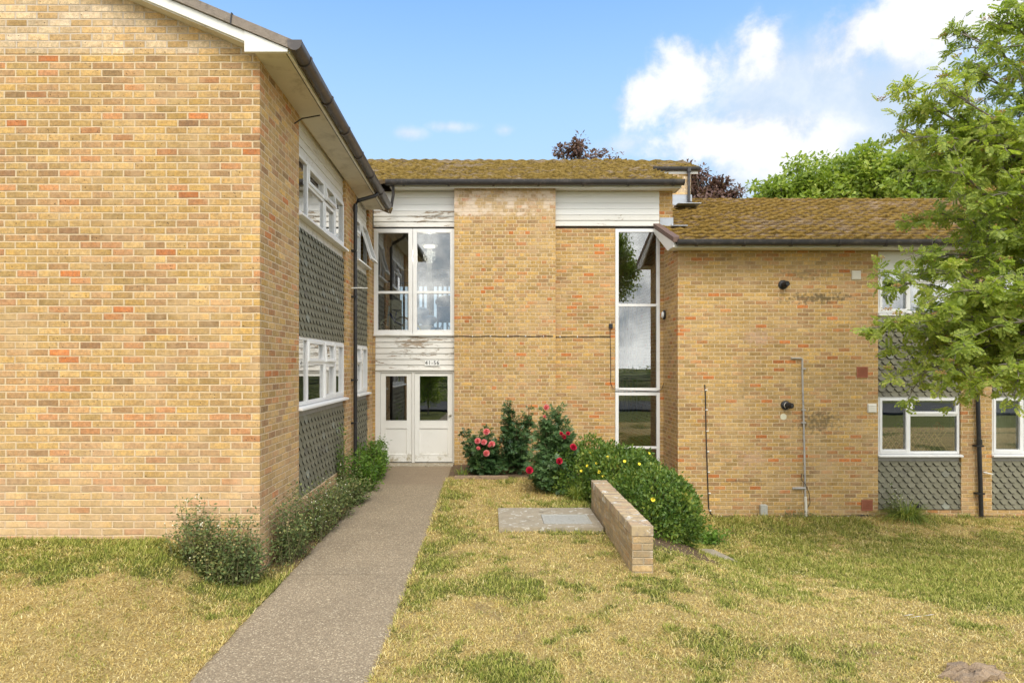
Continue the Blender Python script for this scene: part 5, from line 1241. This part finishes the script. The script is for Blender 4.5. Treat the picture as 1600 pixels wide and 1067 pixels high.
mb = MB(); mb.tube([(-2.1, 13.17, ZF+.5), (-1.98, 13.17, ZF+.3), (-1.82, 13.17, ZF+.22)], .02, 8); mb.tube([(-1.98, 13.17, ZF+.3), (-1.94, 13.17, ZF+.5)], .016, 8); mb.build('frame', 'navy', bk, smooth=True)
MB().tube([(-2.09, 13.1, ZF+.66), (-2.09, 13.17, ZF+.63), (-2.09, 13.26, ZF+.66)], .014, 8).build('handlebar', 'black', bk, smooth=True)
MB().ball((-1.94, 13.17, ZF+.53), .08, 10, (1.3, .6, .35)).build('saddle', 'black', bk, smooth=True)
sc = thing('toy_scooter', (-1.55, 13.5, ZF), 'yellow toy scooter leaning behind the landing window', 'scooter')
mb = MB(); mb.tube([(-1.62, 13.25, ZF+.08), (-1.62, 13.25, ZF+.7)], .015, 8); mb.tube([(-1.62, 13.25, ZF+.38), (-1.40, 13.25, ZF+.08)], .014, 8); mb.tube([(-1.62, 13.25, ZF+.08), (-1.40, 13.25, ZF+.08)], .018, 8); mb.build('frame', 'yellow', sc, smooth=True)
MB().tube([(-1.72, 13.25, ZF+.7), (-1.52, 13.25, ZF+.72)], .015, 8).build('handlebar', 'black', sc)
for x in (-1.64, -1.36): mb = MB(); wheel(mb, (x, 13.25, ZF+.06), .045, .014, n=12); mb.build('wheel', 'black', sc)
bt = thing('toy_car', (-1.4, 13.9, ZF), 'bright blue plastic ride-on toy on the landing', 'toy')
mb = MB(); mb.ball((-1.50, 13.9, ZF+.55), .16, 12, (1.1, .7, .75)); mb.ball((-1.38, 13.9, ZF+.38), .2, 12, (1.2, .7, .6)); mb.build('body', 'blue', bt, smooth=True)
for x in (-1.62, -1.2): mb = MB(); wheel(mb, (x, 13.76, ZF+.12), .07, .035, n=12); mb.build('wheel', 'blue', bt)
MB().box(-1.6, -1.25, 13.8, 14.0, ZF+.12, ZF+.26).build('chassis', 'cream', bt, bevel=.02)
ps = thing('pushchair', (-.95, 13.5, ZF), 'black hooded pushchair behind the right landing window', 'pushchair')
mb = MB(); mb.ball((-.92, 13.5, ZF+.74), .24, 14, (1, .8, .62)); mb.build('hood', 'black', ps, smooth=True)
mb = MB().box(-1.1, -.76, 13.17, 13.65, ZF+.3, ZF+.62); mb.build('seat', 'navy', ps, bevel=.04)
mb = MB(); mb.tube([(-1.08, 13.36, ZF+.08), (-.82, 13.36, ZF+.6), (-.74, 13.36, ZF+.75)], .011, 6); mb.tube([(-.78, 13.36, ZF+.08), (-1.04, 13.36, ZF+.55)], .011, 6); mb.build('frame', 'steel', ps, smooth=True)
for x in (-1.08, -.78): mb = MB(); wheel(mb, (x, 13.36, ZF+.09), .075, .018, n=14); mb.build('wheel', 'black', ps)
bd = thing('storage_board', (-2.1, 13.9, ZF), 'cream board leaning behind the bicycle on the landing', 'board')
MB().box(-2.22, -1.93, 13.88, 13.91, ZF, ZF+.82).build('panel', 'cream', bd, bevel=.01)
# ceiling lamp on the landing
lp = thing('ceiling_lamp', (-1.35, 14.2, 5.1), 'pale flat ceiling lamp hanging inside the landing', 'lamp')
MB().tube([(-1.35, 14.2, 5.45), (-1.35, 14.2, 4.75)], .01, 6).build('cord', 'black', lp); MB().tube([(-1.35, 14.2, 4.83), (-1.35, 14.2, 4.72)], [.07, .2], 16).build('shade', 'dark', lp); MB().tube([(-1.35, 14.2, 4.72), (-1.35, 14.2, 4.68)], .13, 16).build('diffuser', 'lamp_on', lp)
ll = bpy.data.lights.new('ceiling_lamp_light', 'POINT'); ll.energy = 16; ll.shadow_soft_size = .15; ll.color = (1, .93, .8); lo = bpy.data.objects.new('ceiling_lamp_light', ll); COL.objects.link(lo); lo.parent = lp; lo.location = (0, 0, -.62)
# trellis and pot plant in the right lower window
tb = thing('window_trellis', (8.2, 12.2, rLW[0]), 'expanding cane trellis standing inside the ground floor window', 'trellis')
mb = MB(); a0, a1 = bays[0][0]+.1, bays[0][1]-.1; h = .36; st = .105; k = int((a1-a0)/st)
for i in range(-2, k+1):
    for s in (1, -1):
        x0, x1 = a0+i*st, a0+i*st+.26
        if s < 0: x0, x1 = x1, x0
        q0, q1, zz0, zz1 = x0, x1, 0, h
        if min(x0, x1) < a0-.02 or max(x0, x1) > a1+.02: continue
        mb.tube([(x0, 12.09+.010*s, rLW[0]+.05), (x1, 12.09+.010*s, rLW[0]+.05+h)], .010, 5)
mb.build('lattice', 'cane', tb)
pt = thing('pot_plant', (8.3, 12.5, rLW[0]-.1), 'pot plant with a red flower inside the ground floor window', 'plant')
rr = random.Random(5); pos = [(8.2+rr.gauss(0, .22), 12.45+rr.gauss(0, .07), rLW[0]+.12+abs(rr.gauss(0, .16))) for _ in range(420)]
leaves('foliage', pt, 'weedg', pos, rdir(420, .2), rdir(420, .8), np.full(420, .09), *LEAF2)
MB().tube([(8.2, 12.45, rLW[0]-.12), (8.2, 12.45, rLW[0]+.08)], [.09, .12], 14).build('pot', 'terracotta', pt)
for (px, py) in ((1464, 663), (1470, 668), (1460, 667)): put_flower(RD, 'bloom', pt, P(px, py, 12.35), (0, -1, .3), .9)
box_part(rb, 'inner_shelf', 'mid', bays[0][0], bays[1][1], 12.25, 12.6, rLW[0]-.16, rLW[0]-.125)
mg = tag(MB().tube([(P(1441, 698, 12.2).x, 12.2, rLW[0]+.02), (P(1441, 698, 12.2).x, 12.2, rLW[0]+.12)], .045, 12).build('mug', 'clad'), 'small white mug behind the cane trellis', 'mug')

# ================================================================ GRASS
def grass():
    tot = 680000; r = np.random.default_rng(5)
    D = 3.3+ (12.3-3.3)*r.random(tot)**1.2; D[:90000] = .5+3*r.random(90000); xx = (-800*D/F0-.3)+(1.02*1680*D/F0)*r.random(tot); xx[:90000] = -6+13*r.random(90000); x = xx; y = D
    xo = x-pxo(y); ok = ~((xo > PX0+.008) & (xo < PX1-.008)); ok &= ~((x > SLAB[0]+.01) & (x < SLAB[1]) & (y > SLAB[2]+.01) & (y < SLAB[3])); ok &= ~((x > LOW[0]-.01) & (x < LOW[1]+.01) & (y > LOW[2]))
    ok &= ~((x < LX+.04) & (y > GY-.02)); ok &= ~((x > RX-.1) & (y > RY-.03)); ok &= ~((y > 11.4) & (x < RX)); ok &= ~((x > 1.7) & (x < 2.75) & (y > 7.9) & (y < 11.5)); ok &= ~((x > 2.8) & (x < 3.45) & (y > 8.7) & (y < 9.2))
    sl_ = soilness(x, y); ok &= r.random(tot) > sl_*.9
    x, y = x[ok], y[ok]; n = len(x); gr = greenness(x, y); rnd = r.random(n)
    clump = fbm(x*6, y*6, 3, 3); big = fbm(x*1.3+4, y*1.3, 3, 6)
    g_ = np.clip(sst(gr+(fbm(x*9, y*9, 2, 9)-.5)*1.4+(r.random(n)-.5)*1.1, .12, .95), 0, 1)
    L_ = (.018+.032*r.random(n))*(.65+1.2*clump*(.5+gr))*(1+.25*(y > 8)); edge = np.minimum(abs(x-pxo(y)-PX0), abs(x-pxo(y)-PX1)) < .05; L_ = np.where(edge, L_*1.25, L_)
    L_ = np.where((y > 11.3) & (x > RX), L_*1.7, L_)
    wd = np.clip(.0012+.00030*y, .0020, .0055)*(.7+.6*r.random(n)); a = 2*pi*r.random(n); tilt = np.where(g_ > .5, .35+.6*r.random(n), .55+.85*r.random(n))
    z = gz(x, y)+.035*(fbm(x*1.2, y*1.2, 3)-.5)+.016*(fbm(x*7, y*7, 3)-.5)-.004
    d_ = np.stack([np.cos(a)*np.sin(tilt), np.sin(a)*np.sin(tilt), np.cos(tilt)], -1)*L_[:, None]; b = a+pi/2+r.normal(size=n)*.5; s = np.stack([np.cos(b), np.sin(b), np.zeros(n)], -1)*wd[:, None]
    base = np.stack([x, y, z], -1); droop = np.array([0, 0, -1])*(L_*.35*np.sin(tilt))[:, None]
    vs = np.stack([base-s, base+s, base+d_*.55+s*.8, base+d_*.55-s*.8, base+d_+droop], 1).reshape(-1, 3)
    k = np.arange(n)*5; tri = np.stack([k, k+1, k+2, k, k+2, k+3, k+3, k+2, k+4], -1).ravel()
    return fmesh('grass', vs, 3, tri, 'grass', None, {'green': np.repeat(g_, 5), 'rnd': np.repeat(rnd, 5)})
tag(grass(), 'short parched straw coloured grass with green patches', 'grass', kind='stuff')
